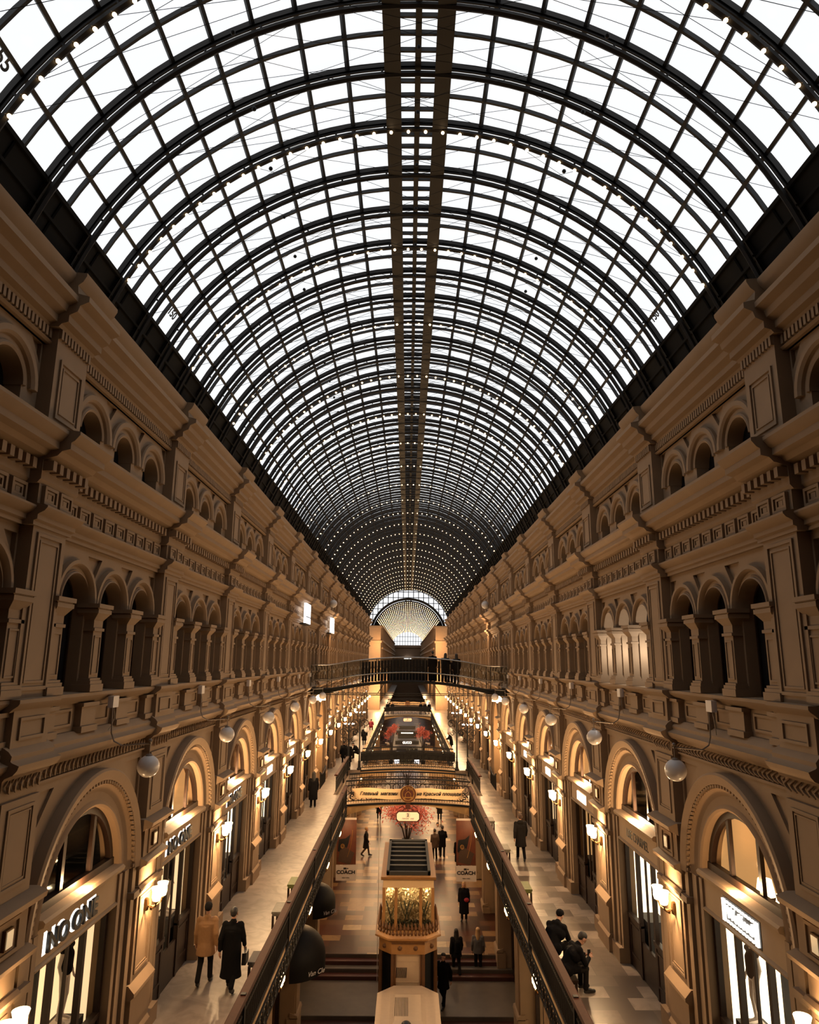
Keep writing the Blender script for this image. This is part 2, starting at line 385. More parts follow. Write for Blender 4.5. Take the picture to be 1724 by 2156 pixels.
def shopframe_mesh():
    mb = MB(); mb.mi = 0
    for y, w in ((-1.45,.05), (-.56,.05), (.56,.05), (1.45,.05)): mb.box(.52, .62, y-w, y+w, -7.74, -4.72)
    mb.box(.52, .62, -1.5, 1.5, -4.80, -4.72)
    for s in (-1, 1):
        y = sorted((s*.5, s*1.45)); mb.box(.54, .62, y[0], y[1], -7.74, -6.55); mb.box(.50, .62, y[0], y[1], -6.6, -6.5)
        mb.frame(y[0]+.12, y[1]-.12, -7.45, -6.7, .54, .05, .02)
    mb.box(.56, .60, -.035, .035, -7.74, -4.8); mb.box(.55, .61, -.5, .5, -7.74, -6.9)
    mb.arc([(1.37,.62),(1.37,.52),(1.52,.52),(1.52,.62)], 0, -4.2, n=32)
    mb.box(.50, .62, -1.5, 1.5, -4.02, -3.87)
    for y in (-.55, .55): mb.box(.54, .61, y-.05, y+.05, -3.9, -2.86)
    return mb.mesh('window', M['wood'])
def shoppane_mesh():
    mb = MB(); mb.q([(.58,-1.4,-6.55),(.58,1.4,-6.55),(.58,1.4,-4.8),(.58,-1.4,-4.8)], [(0,1,2,3)])
    mb.q([(.58, p[0], p[1]) for p in [(-1.4,-3.9)] + archpts(0, 1.42, -4.15, 24) + [(1.4,-3.9)]], [tuple(range(27))]); return mb.mesh('pane', M['glass'])
def fascia_mesh():
    mb = MB(); mb.box(.41, .7, -1.5, 1.5, -4.74, -4.14)
    mb.prism([(.7,-4.16),(.39,-4.16),(.36,-4.13),(.30,-4.11),(.28,-4.05),(.32,-4.01),(.7,-3.99)], -1.5, 1.5)
    mb.prism([(.7,-4.74),(.38,-4.74),(.36,-4.70),(.41,-4.67),(.7,-4.67)], -1.5, 1.5)
    return mb.mesh('fascia', M['plaster2'])
def shopbox_mesh():      # room behind the glass: 0 dark shell, 1 back wall of the shop, 2 back wall behind the fanlight
    mb = MB(); mb.mi = 0; D = 1.7; Q = [(0,1,2,3)]
    mb.q([(D,-1.6,-7.74),(D,1.6,-7.74),(.72,1.6,-7.74),(.72,-1.6,-7.74)], Q)
    mb.q([(D,-1.6,-2.3),(D,1.6,-2.3),(.72,1.6,-2.3),(.72,-1.6,-2.3)], Q); mb.q([(D,-1.6,-4.4),(D,1.6,-4.4),(.72,1.6,-4.4),(.72,-1.6,-4.4)], Q)
    for z0, z1, k in ((-7.74,-4.4,1),(-4.4,-2.3,2)):
        mb.mi = k
        for y in (-1.6, 1.6): mb.q([(D,y,z0),(.72,y,z0),(.72,y,z1),(D,y,z1)], Q)
        mb.q([(D,-1.6,z0),(D,1.6,z0),(D,1.6,z1),(D,-1.6,z1)], Q)
    mb.mi = 0
    for s in (-1, 1): y = sorted((s*.62, s*1.35)); mb.box(.75, 1.25, y[0], y[1], -7.74, -6.5)
    for y in (-.6, .6): mb.box(1.3, 1.66, y-.04, y+.04, -7.74, -4.5)
    return mb.mesh('shop_interior', [M['dark'], M['g_cream'], M['g_dim']])
# ------------------------------------------------------------------ pier between bays (half width .48)
def pier_mesh():
    mb = MB(); w = .48
    mb.box(0, .5, -w, w, -7.6, 5.0)
    mb.box(-.10, .5, -w-.08, w+.08, -7.6, -7.25); mb.prism([(.2,-7.25),(-.10,-7.25),(-.04,-7.15),(.2,-7.15)], -w-.06, w+.06)
    mb.box(-.05, .5, -w-.03, w+.03, -7.2, -6.5); mb.prism([(.2,-6.5),(-.05,-6.5),(-.13,-6.44),(-.13,-6.38),(.0,-6.24),(.2,-6.24)], -w-.09, w+.09)
    mb.frame(-.36, .36, -6.12, -4.70, 0, .045, .025); mb.frame(-.29, .29, -6.05, -4.77, 0, .02, .015)
    mb.prism([(.2,-4.62),(-.03,-4.62),(-.08,-4.56),(-.08,-4.52),(-.03,-4.47),(.2,-4.47)], -w-.05, w+.05)
    mb.prism([(.2,-4.14),(-.04,-4.14),(-.10,-4.08),(-.18,-4.05),(-.20,-3.98),(-.04,-3.92),(.2,-3.92)], -w-.14, w+.14)
    mb.box(-.06, .5, -w-.04, w+.04, -3.95, -3.40); mb.frame(-.30, .30, -3.90, -3.44, -.06, .05, .03)
    mb.prism([(.2,-3.42),(-.06,-3.42),(-.14,-3.36),(-.24,-3.33),(-.26,-3.25),(-.1,-3.19),(.2,-3.19)], -w-.16, w+.16)
    mb.box(-.05, .5, -w-.006, w+.006, -3.2, -1.9); mb.frame(-.34, .34, -3.05, -2.0, -.05, .045, .025); mb.frame(-.27, .27, -2.98, -2.07, -.05, .02, .015)
    mb.box(-.02, .5, -w-.02, w+.02, -1.86, -1.58)
    for i in range(6):
        c = -.38 + .152*i; mb.tube([(-.04, c-.05, -1.785), (-.06, c+.02, -1.74), (-.07, c+.045, -1.69), (-.06, c, -1.65), (-.04, c-.04, -1.62)], [.012,.026,.03,.024,.01], 5)
    for p, d in ((BASECOR,.14),(TORUS,.14),(LEDGE,.14),(ARCHI,.16),(CORN1,.17),(CORN2,.17)):
        prof(mb, p, -w-.09, w+.09, -d)
    mb.box(-.06, .5, -w-.006, w+.006, -1.2, -.7); mb.frame(-.34, .34, -1.1, -.8, -.06, .04, .03)
    mb.frame(-.37, .37, -.44, 1.80, 0, .05, .03); mb.frame(-.27, .27, -.34, 1.70, 0, .03, .02)
    mb.box(-.02, .5, -w-.02, w+.02, 2.1, 2.6)
    for c in (-.23, .23):
        z0, z1 = 2.215, 2.485
        mb.frame(c-.19, c+.19, z0, z1, -.02, .045, .06); mb.frame(c-.12, c+.12, z0+.055, z1-.055, -.02, .035, .04); mb.box(-.05, .2, c-.055, c+.055, z0+.095, z1-.095)
    for i in range(6):
        c = -.5 + .2*i; mb.box(-.22, .2, c-.05, c+.05, 2.68, 2.83)
    mb.box(-.02, .5, -w-.006, w+.006, 3.3, 5.02); mb.frame(-.36, .36, 3.56, 4.5, -.02, .05, .03); mb.frame(-.26, .26, 3.66, 4.40, -.02, .025, .02)
    for i in range(10):
        c = -.45 + .1*i; mb.box(-.07, .2, c-.03, c+.03, 4.79, 4.94)
    return mb.mesh('wall_pilaster', M['plaster'])

ME = dict(wall=wall_mesh(), portal=wall_mesh(True), ring=ring_mesh(), hood=rings3_mesh(), col=column_mesh(), cor=cornice_mesh(), frz=frieze_mesh(), pane3=pane3_mesh(), sash=sash_mesh(), sf=shopframe_mesh(), sp=shoppane_mesh(), fas=fascia_mesh(), box=shopbox_mesh(), pier=pier_mesh())
BAYS = range(-3, 16)
def side_loc(side, y, z=0): return ((5.5 if side > 0 else -5.5), y, z + H)
def side_rot(side): return 0 if side > 0 else pi
SN = {1: 'right', -1: 'left'}
# what glows behind each shop window: (shop, fanlight)
GLOW = {(-1,0): ('g_cream','dark'), (-1,1): ('g_cream','g_amber'), (-1,2): ('g_white','g_dim'), (-1,3): ('g_white','dark'), (-1,4): ('g_cream','dark'),
        (1,0): ('g_white','g_amber'), (1,1): ('g_white','dark'), (1,2): ('g_amber','g_amber'), (1,3): ('g_cream','g_dim'), (1,4): ('g_amber','dark')}
def shell():
    wn = 0
    for side in (-1, 1):
        for b in BAYS:
            loc = side_loc(side, YC(b)); rz = side_rot(side); portal = b == 6
            w = link('wall_' + SN[side], ME['portal' if portal else 'wall'], None, loc, rz)
            tag(w, f'ochre arcade wall bay on the {SN[side]}, {od(b+3)} from the near end', 'wall', 'arcade wall bays', 'structure')
            link('arch_surround', ME['ring'], w); link('window_hood', ME['hood'], w); link('cornice', ME['cor'], w); link('frieze', ME['frz'], w)
            for y in (-2.13, -.71, .71, 2.13): link('window_column', ME['col'], w, (0, y, 0))
            wn += 1
            u = link('window_%d' % wn, ME['sash'], None, loc, rz)
            tag(u, f'dark triple arched upper window, {od(b+3)} on the {SN[side]} wall', 'window', 'upper windows', 'structure')
            link('pane', ME['pane3'], u)
            if portal: continue
            wn += 1
            s = link('window_%d' % wn, ME['sf'], None, (loc[0] - side*.27, loc[1], loc[2] + .15), rz)
            tag(s, f'dark oak shop window and door, {od(b+3)} on the {SN[side]} gallery', 'shop window', 'shop windows', 'structure')
            link('pane', ME['sp'], s); link('fascia', ME['fas'], s)
            bx = link('shop_interior', ME['box'], s)
            g = GLOW.get((side, b), (['g_cream','g_white','g_amber'][(b*2+side) % 3], ['dark','g_dim','g_amber'][(b+side) % 3]) if b >= 0 else ('dark','dark'))
            for i, nm in ((1, g[0]), (2, g[1])):
                bx.material_slots[i].link = 'OBJECT'; bx.material_slots[i].material = M[nm]
        for n in range(-3, 17):
            p = link('wall_pilaster', ME['pier'], None, side_loc(side, YP(n)), side_rot(side))
            tag(p, f'panelled ochre pilaster, {od(n+3)} from the near end of the {SN[side]} wall', 'pilaster', 'arcade pilasters', 'structure')
shell()
# blank wall behind everything and one added behind the camera to stop sky light
mb = MB(); mb.box(-8, 8, -6.5, -6.2, GF, 10.5)
tag(mb.build('wall_near', M['niche'], None, W(0,0,0)), 'plain ochre end wall added behind the viewpoint against sky light', 'wall', None, 'structure')
for side in (-1, 1):
    mb = MB(); mb.box(7.9, 8.2, -6.5, 97.4, GF, 5.9); mb.box(5.6, 8.2, -6.5, 97.4, 5.86, 5.98)
    o = mb.build('wall_outer_' + SN[side], M['dark'], None, W(0,0,0)) if side > 0 else MB().box(-8.2,-7.9,-6.5,97.4,GF,5.9).box(-8.2,-5.6,-6.5,97.4,5.86,5.98).build('wall_outer_left', M['dark'], None, W(0,0,0))
    tag(o, f'outer wall closing the rooms on the {SN[side]}', 'wall', None, 'structure')

# ------------------------------------------------------------------ glazed vault
def ap(deg, r=R_): a = radians(deg); return (r*sin(a), RZ + r*cos(a))
PUR = [11.6, 18.4, 25, 31.4, 37.9, 44.4, 50.8, 57.4, 63]
RS = 1.255; RY = 11.12
def varc(mb, pr, a=63, n=40, y=0): return mb.arc(pr, 0, RZ, pi/2 - radians(a), pi/2 + radians(a), n, True, 'xz', y)
def rib_mesh():
    mb = MB(); varc(mb, [(6.04,-.035),(6.04,.035),(5.95,.035),(5.95,.012),(5.91,.012),(5.91,-.012),(5.95,-.012),(5.95,-.035)], 72, 46)
    varc(mb, [(5.82+.05*cos(k*pi/3), .05*sin(k*pi/3)) for k in range(6)], 72, 46)
    for d in range(-69, 70, 9):
        x, z = ap(d, 5.88); x2, z2 = ap(d, 5.94); mb.tube([(x,0,z),(x2,0,z2)], .02, 5)
    return mb.mesh('roof_rib', M['rib'])
def thin_mesh():
    mb = MB(); varc(mb, [(6.03,-.022),(6.03,.022),(5.96,.022),(5.96,-.022)], 63, 40); return mb.mesh('glazing_bar', M['iron'])
def wire_mesh():
    mb = MB(); P = lambda d: (lambda q: (q[0], 0, q[1]))(ap(d, 5.82))
    for s in (-1, 1):
        for a, b in ((-57.4, 11), (-57.4, -18.4), (-44.4, 25), (-63, 31.4)): mb.tube([P(a*s), P(b*s)], .0045, 4)
    for c in ((-2.42,0,7.93),(2.42,0,7.93),(0,0,9.05)): mb.sph(c, .035, 8, 6)
    return mb.mesh('tie_wires', M['black'])
def vault(y0, y1, tagw, main=True):
    rm, tm, wm = rib_mesh(), thin_mesh(), wire_mesh()
    k0 = math.ceil((y0 - RY)/RS); k1 = math.floor((y1 - RY)/RS)
    for k in range(k0, k1 + 1):
        y = RY + RS*k
        tag(link('roof_rib', rm, None, W(0, y, 0)), f'dark iron arched rib of the {tagw} glass vault, {od(k-k0)} from its near end', 'rib', 'ribs of the glass vault', 'structure')
        if k < k1: tag(link('glazing_bar', tm, None, W(0, y + RS/2, 0)), f'thin iron glazing bar of the {tagw} vault, {od(k-k0)} from its near end', 'glazing bar', 'thin bars of the glass vault', 'structure')
        if main and k - k0 < 40: tag(link('tie_wires', wm, None, W(0, y, 0)), f'thin steel tie wires inside the vault, {od(k-k0)} set from the near end', 'tie wires', 'tie wires of the vault', 'structure')
    for d in [-p for p in PUR] + PUR:
        mb = MB(); x, z = ap(d, 5.985); mb.tube([(x,y0,z),(x,y1,z)], .042, 4)
        side = 'left' if d < 0 else 'right'
        tag(mb.build('purlin', M['iron'], None, W(0,0,0)), f'long iron purlin on the {side} of the {tagw} vault, {od(PUR.index(abs(d)))} from the ridge', 'purlin', None, 'structure')
    for d, w in ((-4.1,.11),(4.1,.11),(0,.05)):
        x, z = ap(d); mb = MB(); mb.box(x-w, x+w, y0, y1, z-.20 if d else z-.12, z+.06)
        if d:
            mb.box(x-w-.03, x+w+.03, y0, y1, z-.22, z-.18)
        tag(mb.build('ridge_beam', M['rib'], None, W(0,0,0)), f'{"heavy" if d else "narrow central"} iron ridge beam of the {tagw} vault{", left one" if d < 0 else ", right one" if d else ""}', 'beam', None, 'structure')
    mb = MB(); n = int((y1-y0)/(RS/4))
    for i in range(n + 1): mb.box(-.42, .42, RY + (k0 + i/4)*RS - .018, RY + (k0 + i/4)*RS + .018, 9.94, 10.02)
    tag(mb.build('ridge_bars', M['iron'], None, W(0,0,0)), f'small cross bars between the ridge beams of the {tagw} vault', 'glazing bars', None, 'structure')
    mb = MB(); mb.arc([(6.0,y0),(6.0,y1)], 0, RZ, pi/2 - radians(63), pi/2 + radians(63), 36, False, 'xz')
    tag(mb.build('roof_glass', M['roofglass'], None, W(0,0,0)), f'clear curved roof glazing of the {tagw} vault', 'roof glass', None, 'structure')
    for s in (-1, 1):
        mb = MB(); mb.arc([(5.96,y0),(5.96,y1),(6.06,y1),(6.06,y0)], 0, RZ, pi/2 - s*radians(62.6), pi/2 - s*radians(73), 6, True, 'xz')
        for d in (63.2, 66.5, 70): x, z = ap(d*s, 5.94); mb.tube([(x,y0,z),(x,y1,z)], .035, 5)
        for i in range(int((y1-y0)/RS)):
            p = [ap(dd*s, 5.945) for dd in (63, 66, 69, 72)]; mb.tube([(q[0], y0 + .3 + i*RS, q[1]) for q in p], .02, 4)
        x, z = ap(73*s, 6.0); mb.box(min(x, x+s*.9), max(x, x+s*.9), y0, y1, 5.72, 5.9)
        tag(mb.build('roof_gutter', M['gutter'], None, W(0,0,0)), f'black iron gutter band at the {SN[s]} foot of the {tagw} vault', 'gutter', None, 'structure')
vault(5.0, 97.0, 'near')
mb = MB(); mb.arc([(6.0,-6.4),(6.0,5.0),(6.1,5.0),(6.1,-6.4)], 0, RZ, pi/2 - radians(73), pi/2 + radians(73), 36, True, 'xz'); tag(mb.build('sky_blocker_near', M['gutter'], None, W(0,0,0)), 'opaque dark vault added over the viewpoint to block sky light', 'ceiling', None, 'structure')  # unseen opaque shell added to darken the near bays
vault(116.2, 236, 'far', False)
# bulbs on every third rib
def bulbs(y0, y1, nparts, tagw, r, step=3.2):
    b_ = MB(); b_.sph((0,0,0), 1, 8, 6); b_.mi = 1; b_.tube([(0,0,.8),(0,0,2.2)], .5, 6); bm_ = b_.mesh('bulb', [M['bulb'], M['brass']])
    ks = [k for k in range(-60, 220) if k % 3 == 0 and y0 < RY + RS*k < y1]
    for i, k in enumerate(ks):
        y = RY + RS*k; N = int(126/step)
        lab = f'string of warm bulbs along a roof arch, {od(i)} lit arch of the {tagw} vault'
        ps = []
        for j in range(N + 1):
            a = -63 + 126*j/N; rr = 5.74; x, z = ap(a, rr); ps.append((x, -.03, z))
        if i < nparts:
            g = root('light_string', W(0, y, 0), lab, 'light string', 'strings of bulbs on the roof arches')
            for p in ps:
                o = link('bulb', bm_, g, p); o.scale = (r, r, r); o.rotation_euler = (0, atan2(p[0], p[2]-RZ), 0)
        else:
            mb = MB()
            for p in ps: mb.sph(p, r*(1 + .0*i), 6, 4)
            tag(mb.build('light_string', M['bulb'], None, W(0, y, 0)), lab, 'light string', 'strings of bulbs on the roof arches')
bulbs(5, 97, 30, 'near', .031)
bulbs(116, 236, 0, 'far', .055, 3.6)
# ------------------------------------------------------------------ floors
def slab(name, x0, x1, y0, y1, z0, z1, m, label, cat='floor'):
    return tag(MB().box(x0, x1, y0, y1, z0, z1).build(name, m, None, W(0,0,0), smooth=False), label, cat, None, 'structure')
for s in (-1, 1):
    x = sorted((s*3.42, s*8.0)); xi = sorted((s*3.42, s*5.62))
    for nm, ya, yb, xa in (('near', -6.3, 42.5, 3.42), ('middle', 42.5, 52, 4.35), ('far', 52, 236, 3.42)):
        x2 = sorted((s*xa, s*8.0))
        slab('floor_gallery_%s_%s' % (nm, SN[s]), x2[0], x2[1], ya, yb, FL-.35, FL, M['marble' if s > 0 else 'marble2'], f'marble gallery floor along the {SN[s]} shops, {nm} stretch')
    # ground storey under the gallery
    slab('ceiling_under_gallery_' + SN[s], x[0], x[1], -6.3, 97.3, FL-.5, FL-.36, M['plaster2'], f'plaster soffit under the {SN[s]} gallery', 'ceiling')
STEPY = [(32.1, 0), (31.75, -.15), (31.4, -.30), (27.9, -.45), (27.55, -.6), (27.2, -.75), (24.2, -.9)]
slab('floor_ground', -8, 8, 32.1, 260, GF-.3, GF, M['ground'], 'brown and cream tiled ground floor of the arcade')
slab('floor_lower', -8, 8, -6.3, 27.2, GF-1.3, GF-1.0, M['ground'], 'lower tiled ground floor below the steps')
mb = MB(); yy = 32.1; z = 0
for i, (ya, yb, zz, mi) in enumerate(((31.75,32.1,-.14,0),(31.4,31.75,-.28,1),(31.05,31.4,-.42,0),(28.2,31.05,-.56,1),(27.85,28.2,-.70,0),(27.5,27.85,-.85,1),(27.2,27.5,-1.0,0))):
    mb.mi = mi; mb.box(-8, 8, ya, yb, GF-1.3, GF+zz); mb.mi = 1 - mi; mb.box(-8, 8, yb-.02, yb+.015, GF+zz, GF+zz+.13)
tag(mb.build('floor_steps', [M['step'], M['stone']], None, W(0,0,0), smooth=False), 'red and grey stone steps crossing the ground floor', 'steps', None, 'structure')

# ground storey walls
def gwall_mesh():
    mb = MB()
    mb.box(.75, 1.0, -2.725, 2.725, -9.0, -8.1); mb.box(.12, 1.0, -2.725, 2.725, -8.5, -8.1)
    prof(mb, [(.4,-8.62),(.12,-8.62),(.05,-8.55),(.0,-8.5),(.4,-8.45)])
    return mb.mesh('ground_wall', M['plaster'])
def gpier_mesh():
    mb = MB(); mb.box(.05, 1.0, -.45, .45, -13, -8.1)
    for i in range(5): c = -.32 + .16*i; mb.box(.0, .1, c-.055, c+.055, -11.6, -8.85)
    mb.box(-.05, .3, -.5, .5, -13, -11.7); mb.prism([(.2,-11.72),(-.08,-11.72),(-.05,-11.62),(.2,-11.55)], -.5, .5)
    mb.prism([(.2,-8.85),(-.02,-8.85),(-.10,-8.72),(-.10,-8.6),(.2,-8.6)], -.52, .52)
    mb.prism([(.2,-8.6),(-.05,-8.6),(-.22,-8.3),(-.30,-8.15),(.2,-8.1)], -.3, .3)
    return mb.mesh('ground_pilaster', M['plaster'])
def gshop_mesh():
    mb = MB(); mb.mi = 0
    for y in (-2.2, -.8, .8, 2.2): mb.box(.55, .68, y-.07, y+.07, -13, -8.7)
    mb.box(.55, .68, -2.3, 2.3, -12.6, -12.2); mb.box(.55, .68, -2.3, 2.3, -9.4, -8.6); mb.box(.5, .7, -2.3, 2.3, -9.45, -9.35)
    mb.mi = 1; mb.box(1.6, 1.7, -2.6, 2.6, -13, -8.6)
    return mb.mesh('ground_shop_window', [M['wood'], M['g_amber']])
gw, gp, gs = gwall_mesh(), gpier_mesh(), gshop_mesh()
for s in (-1, 1):
    for b in range(-3, 16):
        l = (s*3.75, YC(b), H)
        g = tag(link('wall_ground_' + SN[s], gw, None, l, side_rot(s)), f'plaster lintel of the ground floor shops on the {SN[s]}, {od(b+3)} bay', 'wall', 'ground floor wall bays', 'structure')
        if b > -2:
            o = tag(link('window_ground', gs, None, l, side_rot(s)), f'dark framed ground floor shop window on the {SN[s]}, {od(b+3)} bay', 'shop window', 'ground floor shop windows', 'structure')
            o.material_slots[1].link = 'OBJECT'; o.material_slots[1].material = M['g_cream' if (b + s) % 3 == 0 and b > 1 else 'g_amber' if b > 3 else 'g_dim']
    for n in range(-3, 17):
        tag(link('pilaster_ground', gp, None, (s*3.75, YP(n), H), side_rot(s)), f'fluted plaster pilaster of the ground floor, {od(n+3)} on the {SN[s]}', 'pilaster', 'ground floor pilasters', 'structure')

# ------------------------------------------------------------------ far end: crossing, second hall, end wall
mb = MB()
for s in (-1, 1):
    x = sorted((s*4.5, s*8.5)); mb.box(x[0], x[1], 116, 236, -1.5, 5.9); x = sorted((s*5.3, s*8.5)); mb.box(x[0], x[1], 116, 236, GF, -1.5)
    for n in range(22):
        y = 117 + 5.45*n
        x = sorted((s*4.35, s*4.6)); mb.box(x[0], x[1], y-.4, y+.4, -1.5, 5.9); x = sorted((s*5.15, s*5.4)); mb.box(x[0], x[1], y-.4, y+.4, -7.6, -1.5)
    for z in (-1.5, -.6, 2.0, 3.2, 5.6): x = sorted((s*4.2, s*4.7)); mb.box(x[0], x[1], 115.9, 236, z, z+.3)
tag(mb.build('wall_far_hall', M['plaster'], None, W(0,0,0), smooth=False), 'ochre side walls of the second hall beyond the crossing', 'wall', None, 'structure')
mb = MB()
for s in (-1, 1):
    x = sorted((s*4.5, s*6.6)); mb.box(x[0], x[1], 114.6, 116.1, GF, 5.6)
    for z in (5.4, 3.0, -1.3): x = sorted((s*4.35, s*6.8)); mb.box(x[0], x[1], 114.4, 116.1, z, z+.35)
tag(mb.build('wall_crossing', M['plaster'], None, W(0,0,0), smooth=False), 'tall lit piers at the crossing before the second hall', 'wall', None, 'structure')
# gable glazing round the mouth of the second vault
mb = MB(); big = 7.9
mb.arc([(6.1,0),(6.1,.2),(6.5,.2),(6.5,0)], 0, RZ, -.32, pi+.32, 40, True, 'xz', 116.2)
for i in range(-9, 10):
    x = i*.85; zi = RZ + sqrt(max(0, 6.2**2 - x*x)) if abs(x) < 6.2 else 5.7
    mb.box(x-.06, x+.06, 116.25, 116.35, zi, 13.2)
for z in [5.8 + .95*i for i in range(9)]:
    xi = sqrt(max(0, 6.2**2 - (z-RZ)**2)) if z < RZ + 6.2 else 0
    for s in (-1, 1): x = sorted((s*xi, s*8.0)); mb.box(x[0], x[1], 116.25, 116.35, z-.05, z+.05)
mb.arc([(8.3,0),(8.3,.2),(8.0,.2),(8.0,0)], 0, 5, -.1, pi+.1, 30, True, 'xz', 116.2)
tag(mb.build('window_gable', M['iron'], None, W(0,0,0)), 'iron gable window grid above the mouth of the far vault', 'window', None, 'structure')
mb = MB(); mb.box(-8.5, 8.5, 236, 237, GF, 5.4); mb.box(-5.0, 5.0, 235.6, 236, 4.6, 5.4); mb.box(-5.0, 5.0, 235.6, 236, .2, .8)
tag(mb.build('wall_end', M['niche'], None, W(0,0,0), smooth=False), 'dim end wall of the far hall', 'wall', None, 'structure')
mb = MB(); mb.arc([(5.9,0),(5.9,.3),(6.3,.3),(6.3,0)], 0, RZ, .2, pi-.2, 30, True, 'xz', 236)
for i in range(-6, 7): x = i*.9; mb.box(x-.06, x+.06, 236, 236.2, 5.4, RZ+sqrt(36-x*x))
for z in (6.7, 8.2): mb.box(-sqrt(36-(z-RZ)**2), sqrt(36-(z-RZ)**2), 236, 236.2, z-.06, z+.06)
tag(mb.build('window_lunette', M['iron'], None, W(0,0,0)), 'half round end window of the far hall', 'window', None, 'structure')
o = tag(MB().box(-1.2, 1.2, 235.4, 235.6, .9, 1.5).build('lit_sign', M['screen'], None, W(0,0,0)), 'small bright white sign on the far end wall', 'sign')

for s in (-1, 1):
    x = sorted((s*3.395, s*3.42)); tag(MB().box(x[0], x[1], -6.3, 42.4, -8.1, FL-.02).build('trim_gallery_' + SN[s], M['cream'], None, W(0,0,0), smooth=False), f'cream edge board of the {SN[s]} gallery floor', 'trim', None, 'structure')
mb = MB(); mb.box(-8.5, 8.5, 97.4, 116.1, 13.2, 13.4); mb.box(-8.7, -8.5, 97.4, 116.1, 5.8, 13.4); mb.box(8.5, 8.7, 97.4, 116.1, 5.8, 13.4)
mb.arc([(6.06,97.2),(6.06,97.5),(12,97.5),(12,97.2)], 0, RZ, 0, pi, 30, True, 'xz')
tag(mb.build('crossing_sky_blocker', M['gutter'], None, W(0,0,0)), 'dark ceiling and upper walls added to keep sky off the crossing', 'ceiling', None, 'structure')  # unseen cover added so sky light does not reach the crossing piers
# ------------------------------------------------------------------ camera, light
cam = bpy.data.cameras.new('camera'); co = bpy.data.objects.new('camera', cam); COL.objects.link(co)
F = 1445.0
cam.sensor_fit = 'VERTICAL'; cam.sensor_height = 36; cam.lens = F/2156*36; cam.clip_end = 600; cam.clip_start = .1
th, ro, ya = radians(12.3), radians(.45), radians(.08)
fw = Vector((sin(ya)*cos(th), cos(ya)*cos(th), sin(th))); r0 = fw.cross(Vector((0,0,1))).normalized(); u0 = r0.cross(fw)
rr = cos(ro)*r0 + sin(ro)*u0; uu = cos(ro)*u0 - sin(ro)*r0
m4 = Matrix.Identity(4)
for i in range(3): m4[i][0] = rr[i]; m4[i][1] = uu[i]; m4[i][2] = -fw[i]
m4.translation = Vector((-.1, 0, H)); co.matrix_world = m4; SC.camera = co
w = bpy.data.worlds.new('sky'); SC.world = w; w.use_nodes = True
bg = w.node_tree.nodes['Background']; bg.inputs['Color'].default_value = (.97, .985, 1, 1); bg.inputs['Strength'].default_value = 1.1
SC.view_settings.view_transform = 'Standard'; SC.view_settings.look = 'None'; SC.view_settings.exposure = 0; SC.view_settings.gamma = 1; SC.view_settings.use_curve_mapping = False
cy = SC.cycles
cy.use_denoising = True; cy.adaptive_threshold = .02; cy.max_bounces = 7; cy.diffuse_bounces = 2; cy.glossy_bounces = 3; cy.transparent_max_bounces = 12; cy.sample_clamp_indirect = 4; cy.caustics_reflective = False; cy.caustics_refractive = False
try: cy.denoiser = 'OPENIMAGEDENOISE'
except Exception: pass
# ------------------------------------------------------------------ fixtures on the walls
def tulip(mb, c, up=1):
    mb.lathe([(.03,0),(.075,.02),(.095,.09),(.092,.19),(.115,.27),(.11,.275),(.085,.19),(.02,.06)], c, 14)
def sconce():
    g = root('wall_sconce', (0,0,0), 'x', 'wall lamp', 'twin wall lamps on the pilasters')
    mb = MB(); mb.lathe([(.02,-.13),(.05,-.11),(.055,0),(.05,.10),(.02,.12)], (-.03,0,0), 12, 1, 1); mb.build('wall_plate', M['brass'], g)
    for s in (-1, 1):
        mb = MB(); mb.tube([(-.04,0,0),(-.12,.03*s,-.05),(-.2,.09*s,-.05),(-.27,.15*s,0),(-.29,.17*s,.09)], .016, 6); mb.sph((-.15,.05*s,-.07), .03, 8, 6); mb.lathe([(.01,0),(.05,.01),(.04,.03)], (-.29,.17*s,.08), 10)
        mb.build('arm', M['brass'], g)
        mb = MB(); tulip(mb, (-.29,.17*s,.10)); mb.build('lamp_shade', M['shade'], g)
    return g
LS = light('sconce', None, 300, (1, .64, .32), .07)
LU = light('uplight', None, 320, (1, .66, .34), .05)
LU0 = light('uplight_dim', None, 70, (1, .62, .30), .05)
LT = light('torch', None, 75, (1, .56, .25), .07)
sc0 = sconce(); first = True
for side in (-1, 1):
    for n in range(0, 17):
        lab = f'lit twin-shade brass wall lamp on the {SN[side]} pilasters, {od(n)} from the camera'
        loc = side_loc(side, YP(n), -4.95)
        if first: o = sc0; o.location = loc; o['label'] = lab; o.rotation_euler = (0,0,side_rot(side)); first = False
        else: o = dup(sc0, loc, lab, side_rot(side))
        l = put(scaled(LS, {0: .22, 1: .6}.get(n, 1 if n < 8 else .7)), (-.34, 0, .24)); l.parent = o
